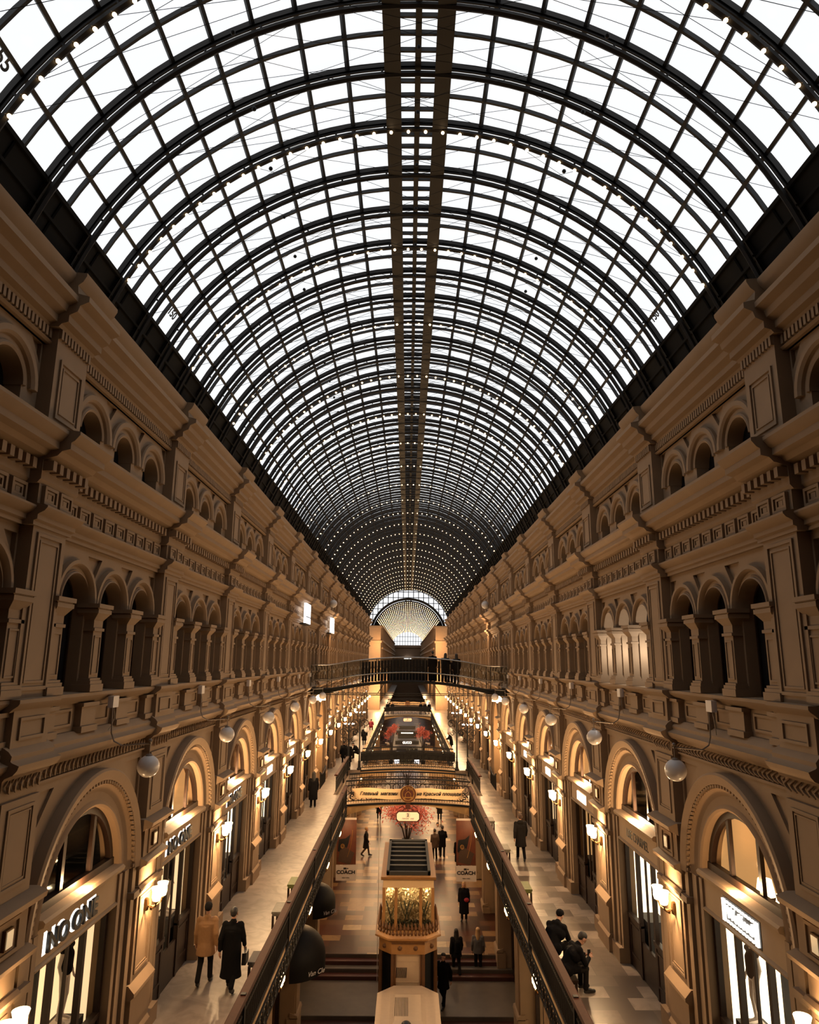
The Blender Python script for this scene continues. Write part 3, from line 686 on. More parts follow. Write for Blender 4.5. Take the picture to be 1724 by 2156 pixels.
def globe_lamp():
    g = root('globe_lamp', (0,0,0), 'x', 'hanging globe lamp', 'opal globes on curved wall arms')
    mb = MB(); mb.box(-.10, 0, -.12, .12, .42, .62); mb.build('junction_box', M['lampbox'], g)
    mb = MB(); mb.tube([(-.07,.06,.42),(-.08,.06,.2),(-.09,.05,-.02),(-.14,.03,-.16),(-.28,0,-.24),(-.5,0,-.22),(-.76,0,-.20),(-.80,0,-.2)], .014, 6); mb.tube([(-.05,-.04,.42),(-.06,-.1,.25),(-.03,-.06,.1),(0,0,.02)], .007, 5); mb.build('arm', M['cable'], g)
    mb = MB(); mb.sph((-.78,0,-.15), .035, 10, 8); mb.tube([(-.78,0,-.17),(-.78,0,-.40)], .009, 6); mb.lathe([(.07,-.42),(.06,-.39),(.02,-.37)], (-.78,0,0), 12); mb.build('suspension', M['cable'], g)
    mb = MB(); mb.sph((-.78,0,-.585), .19, 20, 14); mb.build('globe', M['globe'], g)
    return g
gl0 = globe_lamp(); first = True
for side in (-1, 1):
    for b in list(range(0, 16)):
        lab = f'white opal globe lamp on a curved arm above the {SN[side]} shops, {od(b)} from the camera'
        loc = side_loc(side, YC(b), -1.27)
        loc = (loc[0] - .02*side, loc[1] - (1.5 if b == 5 else 0), loc[2])
        if first: gl0.location = loc; gl0['label'] = lab; gl0.rotation_euler = (0,0,side_rot(side)); first = False
        else: dup(gl0, loc, lab, side_rot(side))
        if b != 6: l = put(LU if b else LU0, (side*5.57, YC(b), -3.75 + H))
sq = root('square_lamp', (0,0,0), 'x', 'square wall lamp', 'small square lamps on the pilaster blocks')
MB().box(-.05, 0, -.10, .10, -.13, .13).build('housing', M['brass'], sq); MB().box(-.06, -.04, -.075, .075, -.105, .105).build('lens', M['squarelamp'], sq)
first = True
for side in (-1, 1):
    for n in range(0, 12):
        lab = f'small square lamp on a pilaster block above the {SN[side]} wall lamps, {od(n)} from the camera'
        loc = side_loc(side, YP(n), -3.67); loc = (loc[0] - .06*side, loc[1], loc[2])
        if first: sq.location = loc; sq['label'] = lab; sq.rotation_euler = (0,0,side_rot(side)); first = False
        else: dup(sq, loc, lab, side_rot(side))
# upper globes further down
g = root('bracket_globe', (0,0,0), 'white globe lamp on a straight bracket high on the left wall', 'globe lamp', 'globes high on the walls')
MB().tube([(0,0,.55),(-.3,0,.5),(-.55,0,.3)], .015, 6).build('arm', M['cable'], g); MB().sph((-.55,0,.05), .25, 16, 12).build('globe', M['globe'], g)
g.location = side_loc(-1, 45, 3.6); g.rotation_euler = (0,0,pi); dup(g, side_loc(1, 45, 3.6), 'white globe lamp on a straight bracket high on the right wall', 0)

# ------------------------------------------------------------------ shop signs
LR = (pi/2, 0, pi/2); RR = (pi/2, 0, -pi/2)
def wall_text(side, x, y, z, s, size, mt, parent, name, **k):
    return text(name, s, size, mt, parent, (-x if side < 0 else x, y, z), LR if side < 0 else RR, **k)
for b, lab in ((0, 'NO ONE shop sign in black letters over the nearest left shop'), (1, 'NO ONE shop sign over the second left shop'), (2, 'NO ONE shop sign over the third left shop')):
    g = root('shop_sign', W(0, YC(b), -4.29), lab, 'shop sign', 'shop signs on the fascias')
    wall_text(-1, 5.60, -.32, 0, 'NO ONE', .39, M['letter'], g, 'lettering', ext=.025, bold=.010, sx=1.12)
    wall_text(-1, 5.64, -.35, 0.0, 'NO ONE', .40, M['halo'], g, 'halo_lettering', ext=.004, bold=.03, sx=1.12)
g = root('shop_sign', W(0, YC(0), -4.29), 'Wolford shop sign in lit white letters over the nearest right shop', 'shop sign', 'shop signs on the fascias')
wall_text(1, 5.61, 0, 0, 'Wolford', .27, M['halo'], g, 'lettering', ext=.02, bold=.002)
for z in (-.19, .2):
    for i in range(9): MB().box(5.59, 5.63, -.50+.115*i, -.43+.115*i, z*.8-.016, z*.8+.016).build('light_bar', M['halo'], g)
for y in (-.62, -.56, .56, .62): MB().box(5.59, 5.63, y-.014, y+.014, -.18, .18).build('light_bar', M['halo'], g)
MB().box(5.63, 5.648, -.68, .68, -.21, .21).build('backplate', M['letter'], g)
g = root('shop_sign', W(0, YC(1), -4.29), 'LISE CHARMEL shop sign in black letters over the second right shop', 'shop sign', 'shop signs on the fascias')
wall_text(1, 5.645, 0, 0, 'LISE CHARMEL', .30, M['letter'], g, 'lettering', ext=.015, sx=.85); wall_text(1, 5.83, 0.25, 0.0, '', .30, M['letter'], None, 'lettering') if 0 else None
for side, b, w_ in ((1,2,1.1),(1,3,.9),(1,4,.7),(-1,3,1.0),(-1,4,.9),(-1,7,.8),(1,8,.8)):
    g = root('shop_sign', W(0, YC(b), -4.29), f'glaring white shop sign too bright to read, {od(b)} shop on the {SN[side]}', 'shop sign', 'shop signs on the fascias')
    mb = MB(); x = sorted((side*5.59, side*5.63))
    for i in range(6): y = -w_/2 + w_*(i+.5)/6; mb.box(x[0], x[1], y-w_/14, y+w_/14, -.13, .13)
    mb.build('letters', M['halo'], g); MB().box(min(side*5.625,side*5.645), max(side*5.625,side*5.645), -w_/2-.05, w_/2+.05, -.17, .17).build('backplate', M['cream'], g)
for y, z, lab in ((35.6, 2.36, 'lit white screen on the left frieze before the bridge'), (47.5, 2.36, 'lit white screen on the left frieze past the bridge')):
    g = root('screen', W(-5.32, y, z), lab, 'screen', 'white screens on the left wall')
    MB().box(0, .12, -.8, .8, -.5, .5).build('panel', M['screen'], g); MB().box(-.2, .1, -.86, .86, -.56, -.5).build('frame', M['black'], g); MB().box(.1, .14, -.8, .8, -.2, -.16).build('divider', M['black'], g)

# ------------------------------------------------------------------ gallery railings
def ringpts(c, r, n=18, ph=0, turns=1.0, r1=None):
    P = []
    for i in range(n + 1):
        a = ph + 2*pi*turns*i/n; q = r + ((r1 - r)*i/n if r1 is not None else 0); P.append((c[0], c[1] + q*cos(a), c[2] + q*sin(a)))
    return P
def railing(y0, y1, x, lab, scrolls=True, toprail='railwood'):
    # built along y at plane x (hall side towards 0)
    s = 1 if x > 0 else -1
    g = root('gallery_railing', W(x, y0, FL), lab, 'railing'); L = y1 - y0
    mb = MB(); mb.prism([(-.10,.93),(.10,.93),(.11,.96),(.08,1.0),(-.08,1.0),(-.11,.96)], 0, L); mb.build('handrail', M[toprail], g)
    mb = MB(); mb.box(-.02, .02, 0, L, .84, .88); mb.box(-.03, .03, 0, L, .06, .10); mb.box(-.02, .02, 0, L, .62, .65)
    n = int(L/.105)
    for i in range(n): y = L*(i+.5)/n; mb.box(-.012, .012, y-.012, y+.012, .08, .93)
    mb.build('grille', M['black'], g)
    for i in range(int(L/PITCH) + 1):
        y = min(L - .05, max(.05, (Y0 - y0) % PITCH + i*PITCH))
        mb = MB(); mb.box(-.05, .05, y-.05, y+.05, -.3, 1.02); mb.build('post', M['black'], g)
    if scrolls:
        mb = MB(); x_ = -s*.06
        n = int(L/.46)
        for i in range(n):
            y = .23 + i*L/n; mb.tube(ringpts((x_, y, -.30), .19, 16), .018, 5, cap=False); mb.tube(ringpts((x_, y, -.30), .15, 16, pi*i, 1.4, .04), .014, 5)
            mb.sph((x_, y+.23, -.12), .03, 6, 4)
        mb.box(x_-.02, x_+.02, 0, L, -.56, -.52); mb.box(x_-.02, x_+.02, 0, L, -.08, -.04)
        mb.build('scrollwork', M['black'], g)
    return g
for s in (-1, 1):
    railing(-6, 39.6, s*3.36, f'long dark iron railing with red handrail on the near {SN[s]} gallery')
    railing(54.5, 101.5, s*3.36, f'iron railing of the second long opening on the {SN[s]}', True, 'gold')
    railing(43.2, 51.4, s*4.28, f'short outset railing between the two footbridges on the {SN[s]}', False)
# ------------------------------------------------------------------ footbridges across the gallery level
def bridge(y0, y1, lab, dense=False):
    g = root('footbridge', W(0, y0, FL), lab, 'footbridge')
    hw = 3.41; N = 16
    top = [(-hw + 2*hw*i/N, .14*(1 - (2*i/N-1)**2)) for i in range(N+1)]
    bot = [(x, z - .14 - (.42*abs(x/hw)**2)) for x, z in top][::-1]
    mb = MB(); P = top + bot; n = len(P)
    mb.q([(p[0], y, p[1]-.05) for y in (0, y1-y0) for p in P], [tuple(range(n))[::-1], tuple(range(n, 2*n))] + [(i,(i+1)%n,n+(i+1)%n,n+i) for i in range(n)])
    mb.build('deck', M['fascia'], g)
    for y in (-.02, y1-y0+.02):
        mb = MB()
        for a in (1.16, .92, .12): mb.tube([(x, y, z + a) for x, z in top], .045 if a > 1 else .025, 6)
        for i in range(N*3):
            x = -hw + 2*hw*i/(N*3); z = .14*(1-(x/hw)**2); mb.tube([(x,y,z),(x,y,z+1.16)], .009, 4)
        for i in range(14):
            x = -hw + .25 + i*.5; z = .14*(1-(x/hw)**2) + .32
            mb.tube([(x+.19*cos(2*pi*k/14), y, z+.19*sin(2*pi*k/14)) for k in range(15)], .014, 4, False)
            mb.tube([(x+.19*cos(2*pi*k/14), y, z+.42+.17*sin(2*pi*k/14)) for k in range(15)], .012, 4, False)
        mb.tube([(x, y, z - .1) for x, z in top], .06, 6)
        mb.build('balustrade', M['black'], g)
        if dense and y < 0:
            mb = MB()
            for i in range(N): mb.q([(top[i][0],.03,top[i][1]+.55),(top[i+1][0],.03,top[i+1][1]+.55),(top[i+1][0],.03,top[i+1][1]+1.1),(top[i][0],.03,top[i][1]+1.1),(top[i][0],.06,top[i][1]+.55),(top[i+1][0],.06,top[i+1][1]+.55),(top[i+1][0],.06,top[i+1][1]+1.1),(top[i][0],.06,top[i][1]+1.1)], [(0,1,2,3),(4,5,6,7),(0,1,5,4),(3,2,6,7)])
            mb.build('dark_panel', M['black'], g)
    return g
b1 = bridge(40.0, 42.4, 'near cream footbridge with black railing carrying the ribbon sign')
b2 = bridge(52.2, 54.4, 'second cream footbridge with black railing behind the ribbon sign', True)
bridge(102.0, 104.5, 'third footbridge across the far end of the long opening', True); bridge(122, 124, 'fourth footbridge deep in the far hall')
slab('floor_crossing', -8.2, 8.2, 104.5, 116, FL-.3, FL-.01, M['marble2'], 'marble floor of the crossing')
# ribbon sign
g = root('ribbon_sign', W(0, 39.72, -7.02), 'cream ribbon sign with Russian script and a round red emblem on the near footbridge', 'sign')
for s in (-1, 1):
    mb = MB(); P = []; n = 20
    for i in range(n + 1):
        x = s*(.32 + 2.75*i/n); z = .035*sin(i/n*2*pi*1.1)*s
        P.append((x, z))
    up = [(x, z + .26) for x, z in P]; dn = [(x, z - .26) for x, z in P][::-1]; tail = [(s*2.85, P[-1][1])]
    prof_ = up + tail + dn
    m = len(prof_); mb.q([(p[0], y, p[1]) for y in (0, .03) for p in prof_], [(i,(i+1)%m,m+(i+1)%m,m+i) for i in range(m)])
    for i in range(n):
        a, b_ = up[i], up[i+1]; c, d = (P[i][0], P[i][1]-.26), (P[i+1][0], P[i+1][1]-.26)
        if i == n-1: t = tail[0]; mb.q([(a[0],0,a[1]),(b_[0],0,b_[1]),(t[0],0,t[1])], [(0,1,2)]); mb.q([(c[0],0,c[1]),(d[0],0,d[1]),(t[0],0,t[1])], [(0,1,2)]); mb.q([(a[0],0,a[1]),(t[0],0,t[1]),(c[0],0,c[1])], [(0,1,2)])
        else: mb.q([(a[0],0,a[1]),(b_[0],0,b_[1]),(d[0],0,d[1]),(c[0],0,c[1])], [(0,1,2,3)])
    mb.build('ribbon', M['cream'], g, smooth=False)
    mb = MB()
    for k, r in ((0,.26),(1,.18)): mb.tube([(s*(2.95+.1*k)+r*cos(a*.45)*(1-a/22), .02, -.2+r*sin(a*.45)*(1-a/22)) for a in range(20)], .022, 5)
    mb.build('scroll_bracket', M['black'], g)
text('lettering', 'Главный  магазин', .235, M['letter'], g, (-1.6, -.02, .0), (pi/2,0,0), .006, .30, bold=.006)
text('lettering', 'на Красной площади', .235, M['letter'], g, (1.66, -.02, .0), (pi/2,0,0), .006, .30, bold=.006)
mb = MB(); mb.arc([(.44,-.09),(.44,0),(.001,0),(.001,-.09)], 0, 0, 0, 2*pi, 32, True, 'xz'); em = mb.build('emblem', M['redmed'], g)
mb = MB()
for r in (.43, .345, .30): mb.tube([(r*cos(2*pi*k/36), -.10, r*sin(2*pi*k/36)) for k in range(37)], .012, 5, False)
mb.box(-.16, -.13, -.12, -.09, -.15, .02); mb.box(.13, .16, -.12, -.09, -.15, .02); mb.arc([(.13,-.12),(.10,-.12),(.10,-.09),(.13,-.09)], 0, 0, 0, pi, 12, True, 'xz'); mb.box(-.24,.24,-.12,-.09,-.2,-.15)
mb.build('emblem_relief', M['gold'], em)
text('emblem_lettering', 'ГУМ', .26, M['gold'], em, (0, -.12, .27), (pi/2,0,0), .012)
mb = MB(); mb.box(-.13, .13, -.04, 0, -.78, -.5); mb.tube([(-.5,0,-.75),(-.3,0,-.62),(-.15,0,-.75),(-.3,0,-.86)], .03, 5); mb.tube([(.5,0,-.75),(.3,0,-.62),(.15,0,-.75),(.3,0,-.86)], .03, 5); mb.build('hanger', M['redmed'], g)
g = root('line_sign', W(0, 39.7, -8.17), 'octagonal cream hanging sign with the number 2 under the ribbon sign', 'sign')
oc = lambda w, h, c: [(-w+c,-h),(w-c,-h),(w,-h+c),(w,h-c),(w-c,h),(-w+c,h),(-w,h-c),(-w,-h+c)]
def plate(mb, pts, y0, y1): n = len(pts); return mb.q([(p[0], y, p[1]) for y in (y0, y1) for p in pts], [tuple(range(n)), tuple(range(n,2*n))[::-1]] + [(i,(i+1)%n,n+(i+1)%n,n+i) for i in range(n)])
plate(MB(), oc(.66,.27,.12), 0, .08).build('frame', M['redmed'], g, smooth=False); plate(MB(), oc(.60,.22,.10), -.015, 0).build('panel', M['signpanel'], g, smooth=False)
text('number', '2', .20, M['letter'], g, (0,-.02,.07), ext=.006, bold=.008); text('lettering', 'ЛИНИЯ · LINE', .10, M['letter'], g, (0,-.02,-.11), ext=.004)
mb = MB()
for a, b_ in (((-.09,-.03),(.09,-.03)),((.09,-.03),(.09,.17)),((.09,.17),(-.09,.17)),((-.09,.17),(-.09,-.03))): mb.tube([(a[0],-.02,a[1]),(b_[0],-.02,b_[1])], .005, 4)
mb.build('number_border', M['letter'], g); MB().tube([(0,.04,.27),(0,.04,.37)], .03, 6).build('hanger', M['redmed'], g)

# ------------------------------------------------------------------ upper glass bridge
g = root('upper_bridge', W(0, 39.3, -1.2), 'arched upper footbridge with glass balustrade and steel handrails', 'footbridge')
hw = 5.45; N = 24
def bz(x): return .45*(1 - min(1, (x/4.4)**2)) if abs(x) < 4.4 else 0
xs = [-hw + 2*hw*i/N for i in range(N+1)]
mb = MB(); P = [(x, bz(x) - .32) for x in xs] + [(x, bz(x) - .42 - .22*(abs(x)/hw)**3) for x in xs][::-1]; n = len(P)
mb.q([(p[0], y, p[1]) for y in (0, 2.2) for p in P], [tuple(range(n))[::-1], tuple(range(n,2*n))] + [(i,(i+1)%n,n+(i+1)%n,n+i) for i in range(n)])
mb.build('deck', M['gutter'], g)
for y in (0, 2.2):
    mb = MB(); mb.tube([(x, y-.03, bz(x)+.98) for x in xs], .035, 8); mb.tube([(x, y-.05, bz(x)+.16) for x in xs], .03, 6); mb.build('handrail', M['steel'], g)
    for i in range(0, N+1, 2): MB().box(xs[i]-.02, xs[i]+.02, y-.02, y+.02, bz(xs[i])-.3, bz(xs[i])+.98).build('post', M['black'], g)
    mb = MB(); n = N+1; mb.q([(x, y, bz(x)+.1) for x in xs] + [(x, y, bz(x)+.93) for x in xs], [(i,i+1,n+i+1,n+i) for i in range(N)]); mb.build('glass_panel', M['balglass'], g, smooth=False)
mb = MB()
for i in range(30): x = -2.7 + 5.4*i/29; mb.box(x-.07, x+.07, 2.12, 2.15, bz(x)-.3, bz(x)+.86)
for i in range(12): x = -2.6 + .47*i; mb.tube([(x+.2*cos(2*pi*k/12), 2.1, bz(x)+.3+.2*sin(2*pi*k/12)) for k in range(13)], .02, 5, False)
mb.build('iron_panel', M['black'], g)
mb = MB()
for y in (.1, 2.1):
    mb.tube([(-5.3,y,-.62),(5.3,y,-.62)], .022, 6)
    for x in (-3.6,-1.8,1.8,3.6): mb.tube([(x,y,-.62),(x*.75,y,bz(x)-.3)], .012, 5)
mb.build('tie_rods', M['black'], g)
for s in (-1, 1):
    d = root('dome_lamp', W(s*4.9, 39.4, -2.12), f'lit half-dome lamp under the {SN[s]} end of the upper bridge', 'lamp', 'dome lamps under the upper bridge')
    MB().lathe([(.30,0),(.29,.08),(.24,.2),(.15,.28),(.02,.31)], (0,0,0), 18).build('shade', M['shade'], d); MB().sph((0,0,-.02), .07, 8, 6).build('bulb', M['torch'], d); MB().tube([(0,0,.3),(0,0,.5)], .02, 6).build('rod', M['black'], d)
    put(light('dome', None, 60), W(s*4.9, 39.2, -2.4))

# ------------------------------------------------------------------ torches of the ground floor
t0 = root('torch_lamp', (0,0,0), 'x', 'torch lamp', 'twin flame lamps on the ground floor pilasters')
mb = MB(); mb.tube([(-.0,0,-.35),(-.12,0,-.38),(-.2,0,-.3)], .025, 6)
for s in (-1, 1): mb.tube([(-.14,0,-.34),(-.18,.10*s,-.34),(-.22,.12*s,-.22)], .018, 6)
mb.build('bracket', M['brass'], t0)
for s in (-1, 1): MB().lathe([(.02,-.2),(.05,-.15),(.06,-.06),(.042,.05),(.015,.13),(.004,.16)], (-.22,.12*s,0), 10).build('flame_bulb', M['torch'], t0)
first = True
for side in (-1, 1):
    for n in range(1, 17):
        lab = f'lit twin flame lamp, {od(n-1)} from the camera on the {SN[side]} ground floor pilasters'
        loc = W(side*3.66, YP(n) - .1, -8.42)
        if first: o = t0; o.location = loc; o['label'] = lab; o.rotation_euler = (0,0,side_rot(side)); first = False
        else: o = dup(t0, loc, lab, side_rot(side))
        put(scaled(LT, .35 if n < 4 else .6 if n < 8 else 1), (loc[0] - side*.30, loc[1], loc[2] - .05))
# light in the portal alcoves, the crossing and the far galleries
for s in (-1, 1):
    put(light('alcove', None, 420, (1,.62,.28), .1), W(s*6.5, YC(6), -4.7))
    for z, p in ((-2.5, 900), (2.6, 700), (-5.5, 1000)): put(light('crossing', None, p, (1,.58,.25), .2), W(s*4.7, 112.6, z))
    for y in (46, 56, 66, 78, 92): put(light('hall', None, 110, (1,.6,.28), .2), W(s*2.0, y, -8.6))  # added lights without fixtures, warming the ground floor
    for y in (128, 150, 175): put(light('far_hall', None, 700, (1,.6,.28), .2), W(s*4.2, y, -4.8))
    put(light('bracket', None, 110, (1,.6,.3), .1), W(s*4.9, 48.4, 2.1))
    # arched iron rail in front of each alcove
    r_ = root('alcove_railing', W(s*5.35, YC(6), FL), f'low black iron railing in front of the {SN[s]} alcove', 'railing', 'alcove railings')
    mb = MB(); pts = [(0, -1.4 + 2.8*i/10, .95 - .25*sin(pi*i/10)) for i in range(11)]; mb.tube(pts, .05, 6)
    for i in range(29): y = -1.4 + .1*i; mb.tube([(0,y,0),(0,y,.95-.25*sin(pi*(y+1.4)/2.8))], .018, 4)
    mb.build('grille', M['black'], r_)
for x in (-1.7, 1.7): put(light('sign', None, 45, (1,.68,.36), .1), W(x, 38.9, -6.2))  # lights without fixtures, added to brighten the ribbon sign
put(light('sign', None, 30, (1,.6,.3), .1), W(0, 51.0, -8.6))
for y in (-1.42, 0, 1.42): put(light('window', None, 34, (1,.93,.82), .05), W(5.5+.33, YC(1)+y, .3))
# ------------------------------------------------------------------ people
def fuse(mb, name, m, parent, vox, it=2):
    me = bpy.data.meshes.new(name); me.from_pydata(mb.v, [], mb.f)
    bm = bmesh.new(); bm.from_mesh(me); bmesh.ops.recalc_face_normals(bm, faces=bm.faces); bm.to_mesh(me); bm.free()
    o = bpy.data.objects.new(name, me); COL.objects.link(o)
    r = o.modifiers.new('r', 'REMESH'); r.mode = 'VOXEL'; r.voxel_size = vox; r.use_smooth_shade = True
    s = o.modifiers.new('s', 'SMOOTH'); s.iterations = it; s.factor = .5
    dg = bpy.context.evaluated_depsgraph_get(); me2 = bpy.data.meshes.new_from_object(o.evaluated_get(dg))
    bpy.data.objects.remove(o); me2.materials.clear(); me2.materials.append(m)
    me2.polygons.foreach_set('use_smooth', [True]*len(me2.polygons))
    return link(name, me2, parent)
def J(pose):
    j = dict(pel=(0,0,.95), chest=(0,.01,1.28), neck=(0,0,1.47), head=(0,.02,1.64))
    for s, k in ((-1,'l'),(1,'r')):
        j[k+'hip'] = (s*.09,0,.92); j[k+'kne'] = (s*.10,.02,.50); j[k+'ank'] = (s*.10,-.03,.09); j[k+'toe'] = (s*.12,.13,.035)
        j[k+'sho'] = (s*.185,0,1.41); j[k+'elb'] = (s*.24,-.03,1.12); j[k+'wri'] = (s*.25,.05,.87)
    if pose == 'walk':
        j.update(lkne=(-.10,.14,.51), lank=(-.10,.20,.10), ltoe=(-.11,.36,.05), rkne=(.10,-.02,.49), rank=(.10,-.28,.16), rtoe=(.11,-.14,.04), lelb=(-.25,-.12,1.13), lwri=(-.26,-.10,.87), relb=(.25,.06,1.13), rwri=(.25,.20,.90))
    if pose == 'walk2':
        j.update(rkne=(.10,.12,.51), rank=(.10,.16,.10), rtoe=(.11,.32,.04), lkne=(-.10,-.02,.49), lank=(-.10,-.24,.15), ltoe=(-.11,-.10,.04), relb=(.25,-.10,1.13), rwri=(.27,-.06,.87))
    if pose == 'sit':
        j.update(pel=(0,0,.52), chest=(0,.20,.80), neck=(0,.33,.98), head=(0,.44,1.10))
        for s, k in ((-1,'l'),(1,'r')):
            j[k+'hip'] = (s*.10,.02,.50); j[k+'kne'] = (s*.14,.44,.52); j[k+'ank'] = (s*.13,.42,.09); j[k+'toe'] = (s*.14,.60,.035)
            j[k+'sho'] = (s*.19,.27,.93); j[k+'elb'] = (s*.25,.38,.66); j[k+'wri'] = (s*.09,.56,.72)
    if pose == 'phone':
        for s, k in ((-1,'l'),(1,'r')): j[k+'elb'] = (s*.24,.10,1.14); j[k+'wri'] = (s*.08,.30,1.28)
    if pose == 'lean':
        j.update(chest=(0,.10,1.26), neck=(0,.18,1.43), head=(0,.24,1.59))
        for s, k in ((-1,'l'),(1,'r')): j[k+'sho'] = (s*.19,.14,1.38); j[k+'elb'] = (s*.25,.28,1.12); j[k+'wri'] = (s*.18,.45,1.10)
    return {k: Vector(v) for k, v in j.items()}
def hand(mb, w, el, s, fine):
    d = (w - el).normalized(); side = d.cross(Vector((0,1,0)));
    if side.length < .1: side = Vector((1,0,0))
    side.normalize(); fwd = side.cross(d).normalized()
    pc = w + d*.05; mb.cap(w, .025, w + d*.085, .03)
    if not fine: mb.cap(pc + d*.03, .03, pc + d*.10 + fwd*.02, .018); return
    for i, (o, L) in enumerate(((-.028,.068),(-.009,.078),(.010,.074),(.028,.058))):
        a = w + d*.085 + fwd*o; k = a + d*L*.55 + side*(-s)*.006; mb.cap(a, .0105, k, .0095, 7); mb.cap(k, .0095, k + d*L*.4 + side*(-s)*.022, .008, 7)
    a = w + d*.035 + fwd*.025; mb.cap(a, .012, a + d*.035 + fwd*.03, .0105, 7); mb.cap(a + d*.035 + fwd*.03, .0105, a + d*.07 + fwd*.032, .009, 7)
def person(loc, rz, label, pose='stand', coat='black_cloth', legs='dark_cloth', hair='dark_hair', hem=.55, female=False, hat=None, scale=1, vox=.014, bag=None, holds=None, longhair=False, hood=False, group=None):
    g = root('person', loc, label, 'person', group, rz); j = J(pose); fine = vox < .02
    w = .92 if female else 1
    mb = MB()
    up = (j['neck'] - j['chest']).normalized(); ht = (j['head'] - j['neck']).normalized()
    mb.cap(j['pel'] + Vector((-.06,0,0)), .105, j['pel'] + Vector((.06,0,0)), .105); mb.cap(j['pel'], .12, j['chest'], .135); mb.cap(j['chest'] + Vector((-.07*w,0,0)), .12, j['chest'] + Vector((.07*w,0,0)), .12)
    mb.cap(j['lsho']*.8 + j['rsho']*.2, .075, j['rsho']*.8 + j['lsho']*.2, .075); mb.cap(j['chest'], .10, j['neck'], .06); mb.cap(j['neck'] - up*.03, .055, j['head'] - ht*.02, .05)
    h = j['head']; f = Vector((0,1,0)) if pose != 'sit' else Vector((0,.75,-.6)).normalized(); uph = Vector((0,0,1)) if pose != 'sit' else Vector((0,.6,.75)).normalized()
    mb.cap(h + uph*.045 - f*.015, .088, h + uph*.03 + f*.015, .085, 14); mb.cap(h - uph*.01 + f*.01, .075, h - uph*.075 + f*.045, .05, 12)     # skull, jaw
    mb.cap(h + uph*.02 + f*.095, .012, h - uph*.022 + f*.112, .015, 8)                                                           # nose
    mb.cap(h - uph*.055 + f*.088 + Vector((-.02,0,0)), .010, h - uph*.055 + f*.088 + Vector((.02,0,0)), .010, 6)                   # lips
    for s in (-1, 1): mb.cap(h + Vector((s*.085,0,0)) + uph*.02, .018, h + Vector((s*.088,0,0)) - uph*.025, .013, 7)               # ears
    for s, k in ((-1,'l'),(1,'r')):
        mb.cap(j[k+'sho'], .058, j[k+'elb'], .043); mb.cap(j[k+'elb'], .043, j[k+'wri'], .028); hand(mb, j[k+'wri'], j[k+'elb'], s, fine)
        mb.cap(j[k+'hip'], .088, j[k+'kne'], .058); mb.cap(j[k+'kne'], .056, j[k+'ank'], .038); mb.cap(j[k+'ank'], .04, j[k+'toe'], .03)
    b = fuse(mb, 'body', M['skin'], g, min(vox, .03) * (.62 if fine else 1))
    if fine:
        for s in (-1, 1): MB().sph(h + Vector((s*.032,0,0)) + uph*.015 + f*.089, .011, 8, 6).build('eye', M['letter'], g)
    mb = MB()                                                                      # trousers
    for k in 'lr': mb.cap(j[k+'hip'], .105, j[k+'kne'], .075); mb.cap(j[k+'kne'], .074, j[k+'ank'] + Vector((0,0,.02)), .062)
    mb.cap(j['lhip'], .11, j['rhip'], .11); mb.cap(j['pel'], .125, j['pel'] + Vector((0,0,.06)), .125)
    fuse(mb, 'trousers', M[legs], g, vox)
    for k in 'lr':
        mb = MB(); mb.cap(j[k+'ank'], .055, j[k+'ank']*.3 + j[k+'toe']*.7, .05); mb.cap(j[k+'toe'] - Vector((0,.04,-.012)), .048, j[k+'toe'] + Vector((0,.02,.008)), .042); mb.cap(j[k+'ank'] + Vector((0,-.02,-.045)), .042, j[k+'toe'], .036)
        fuse(mb, 'shoe', M['shoe'], g, vox)
    mb = MB(); c = j['chest']; p = j['pel']                                         # coat
    d = (c - p)
    if pose == 'sit':
        mb.cap(p + Vector((-.09,0,.0)), .155, p + Vector((.09,0,0)), .155); mb.cap(p, .175, c, .175); mb.cap(c + Vector((-.10,0,0)), .155, c + Vector((.10,0,0)), .155); mb.cap(j['lsho'], .085, j['rsho'], .085); mb.cap(c, .16, j['neck'] - up*.02, .085)
        for k in 'lr': mb.cap(j[k+'hip'] + Vector((0,0,.02)), .125, j[k+'hip']*.45 + j[k+'kne']*.55 + Vector((0,0,.01)), .095)
    else:
        mb.cap(c + Vector((-.09*w,0,.02)), .148, c + Vector((.09*w,0,.02)), .148); mb.cap(p + Vector((-.07,0,0)), .15, c + Vector((-.07*w,0,0)), .15); mb.cap(p + Vector((.07,0,0)), .15, c + Vector((.07*w,0,0)), .15)
        mb.cap(j['lsho'] - Vector((0,0,.01)), .085, j['rsho'] - Vector((0,0,.01)), .085); mb.cap(c, .15, j['neck'] - up*.01, .08)
        sw = .19 if hem < .5 else .165
        rg = []; n = 18; wk = .05 if pose.startswith('walk') else 0
        prs = [(hem, sw+.055+wk*.3, .165+wk), (hem+.18, sw+.045, .155+wk*.6), (.95, sw+.035, .15), (1.12, .19*w+.01, .14), (1.3, .215*w, .15)]
        mb.lathe([(1, 0)], (0,0,0), 3) if 0 else None
        P = []
        for z, rx, ry in prs: P += [(rx*cos(2*pi*k/n) + p.x*0, ry*sin(2*pi*k/n) + (c.y-.01)*max(0,(z-.95)/.35), z) for k in range(n)]
        F = [(i*n+k, i*n+(k+1)%n, (i+1)*n+(k+1)%n, (i+1)*n+k) for i in range(len(prs)-1) for k in range(n)] + [tuple(range(n))[::-1], tuple(range((len(prs)-1)*n, len(prs)*n))]
        mb.q(P, F)
    for k in 'lr': mb.cap(j[k+'sho'], .082, j[k+'elb'], .066); mb.cap(j[k+'elb'], .066, j[k+'wri'] - (j[k+'wri']-j[k+'elb']).normalized()*.03, .052)
    mb.cap(j['neck'] - up*.02, .082, j['neck'] + up*.015, .075)
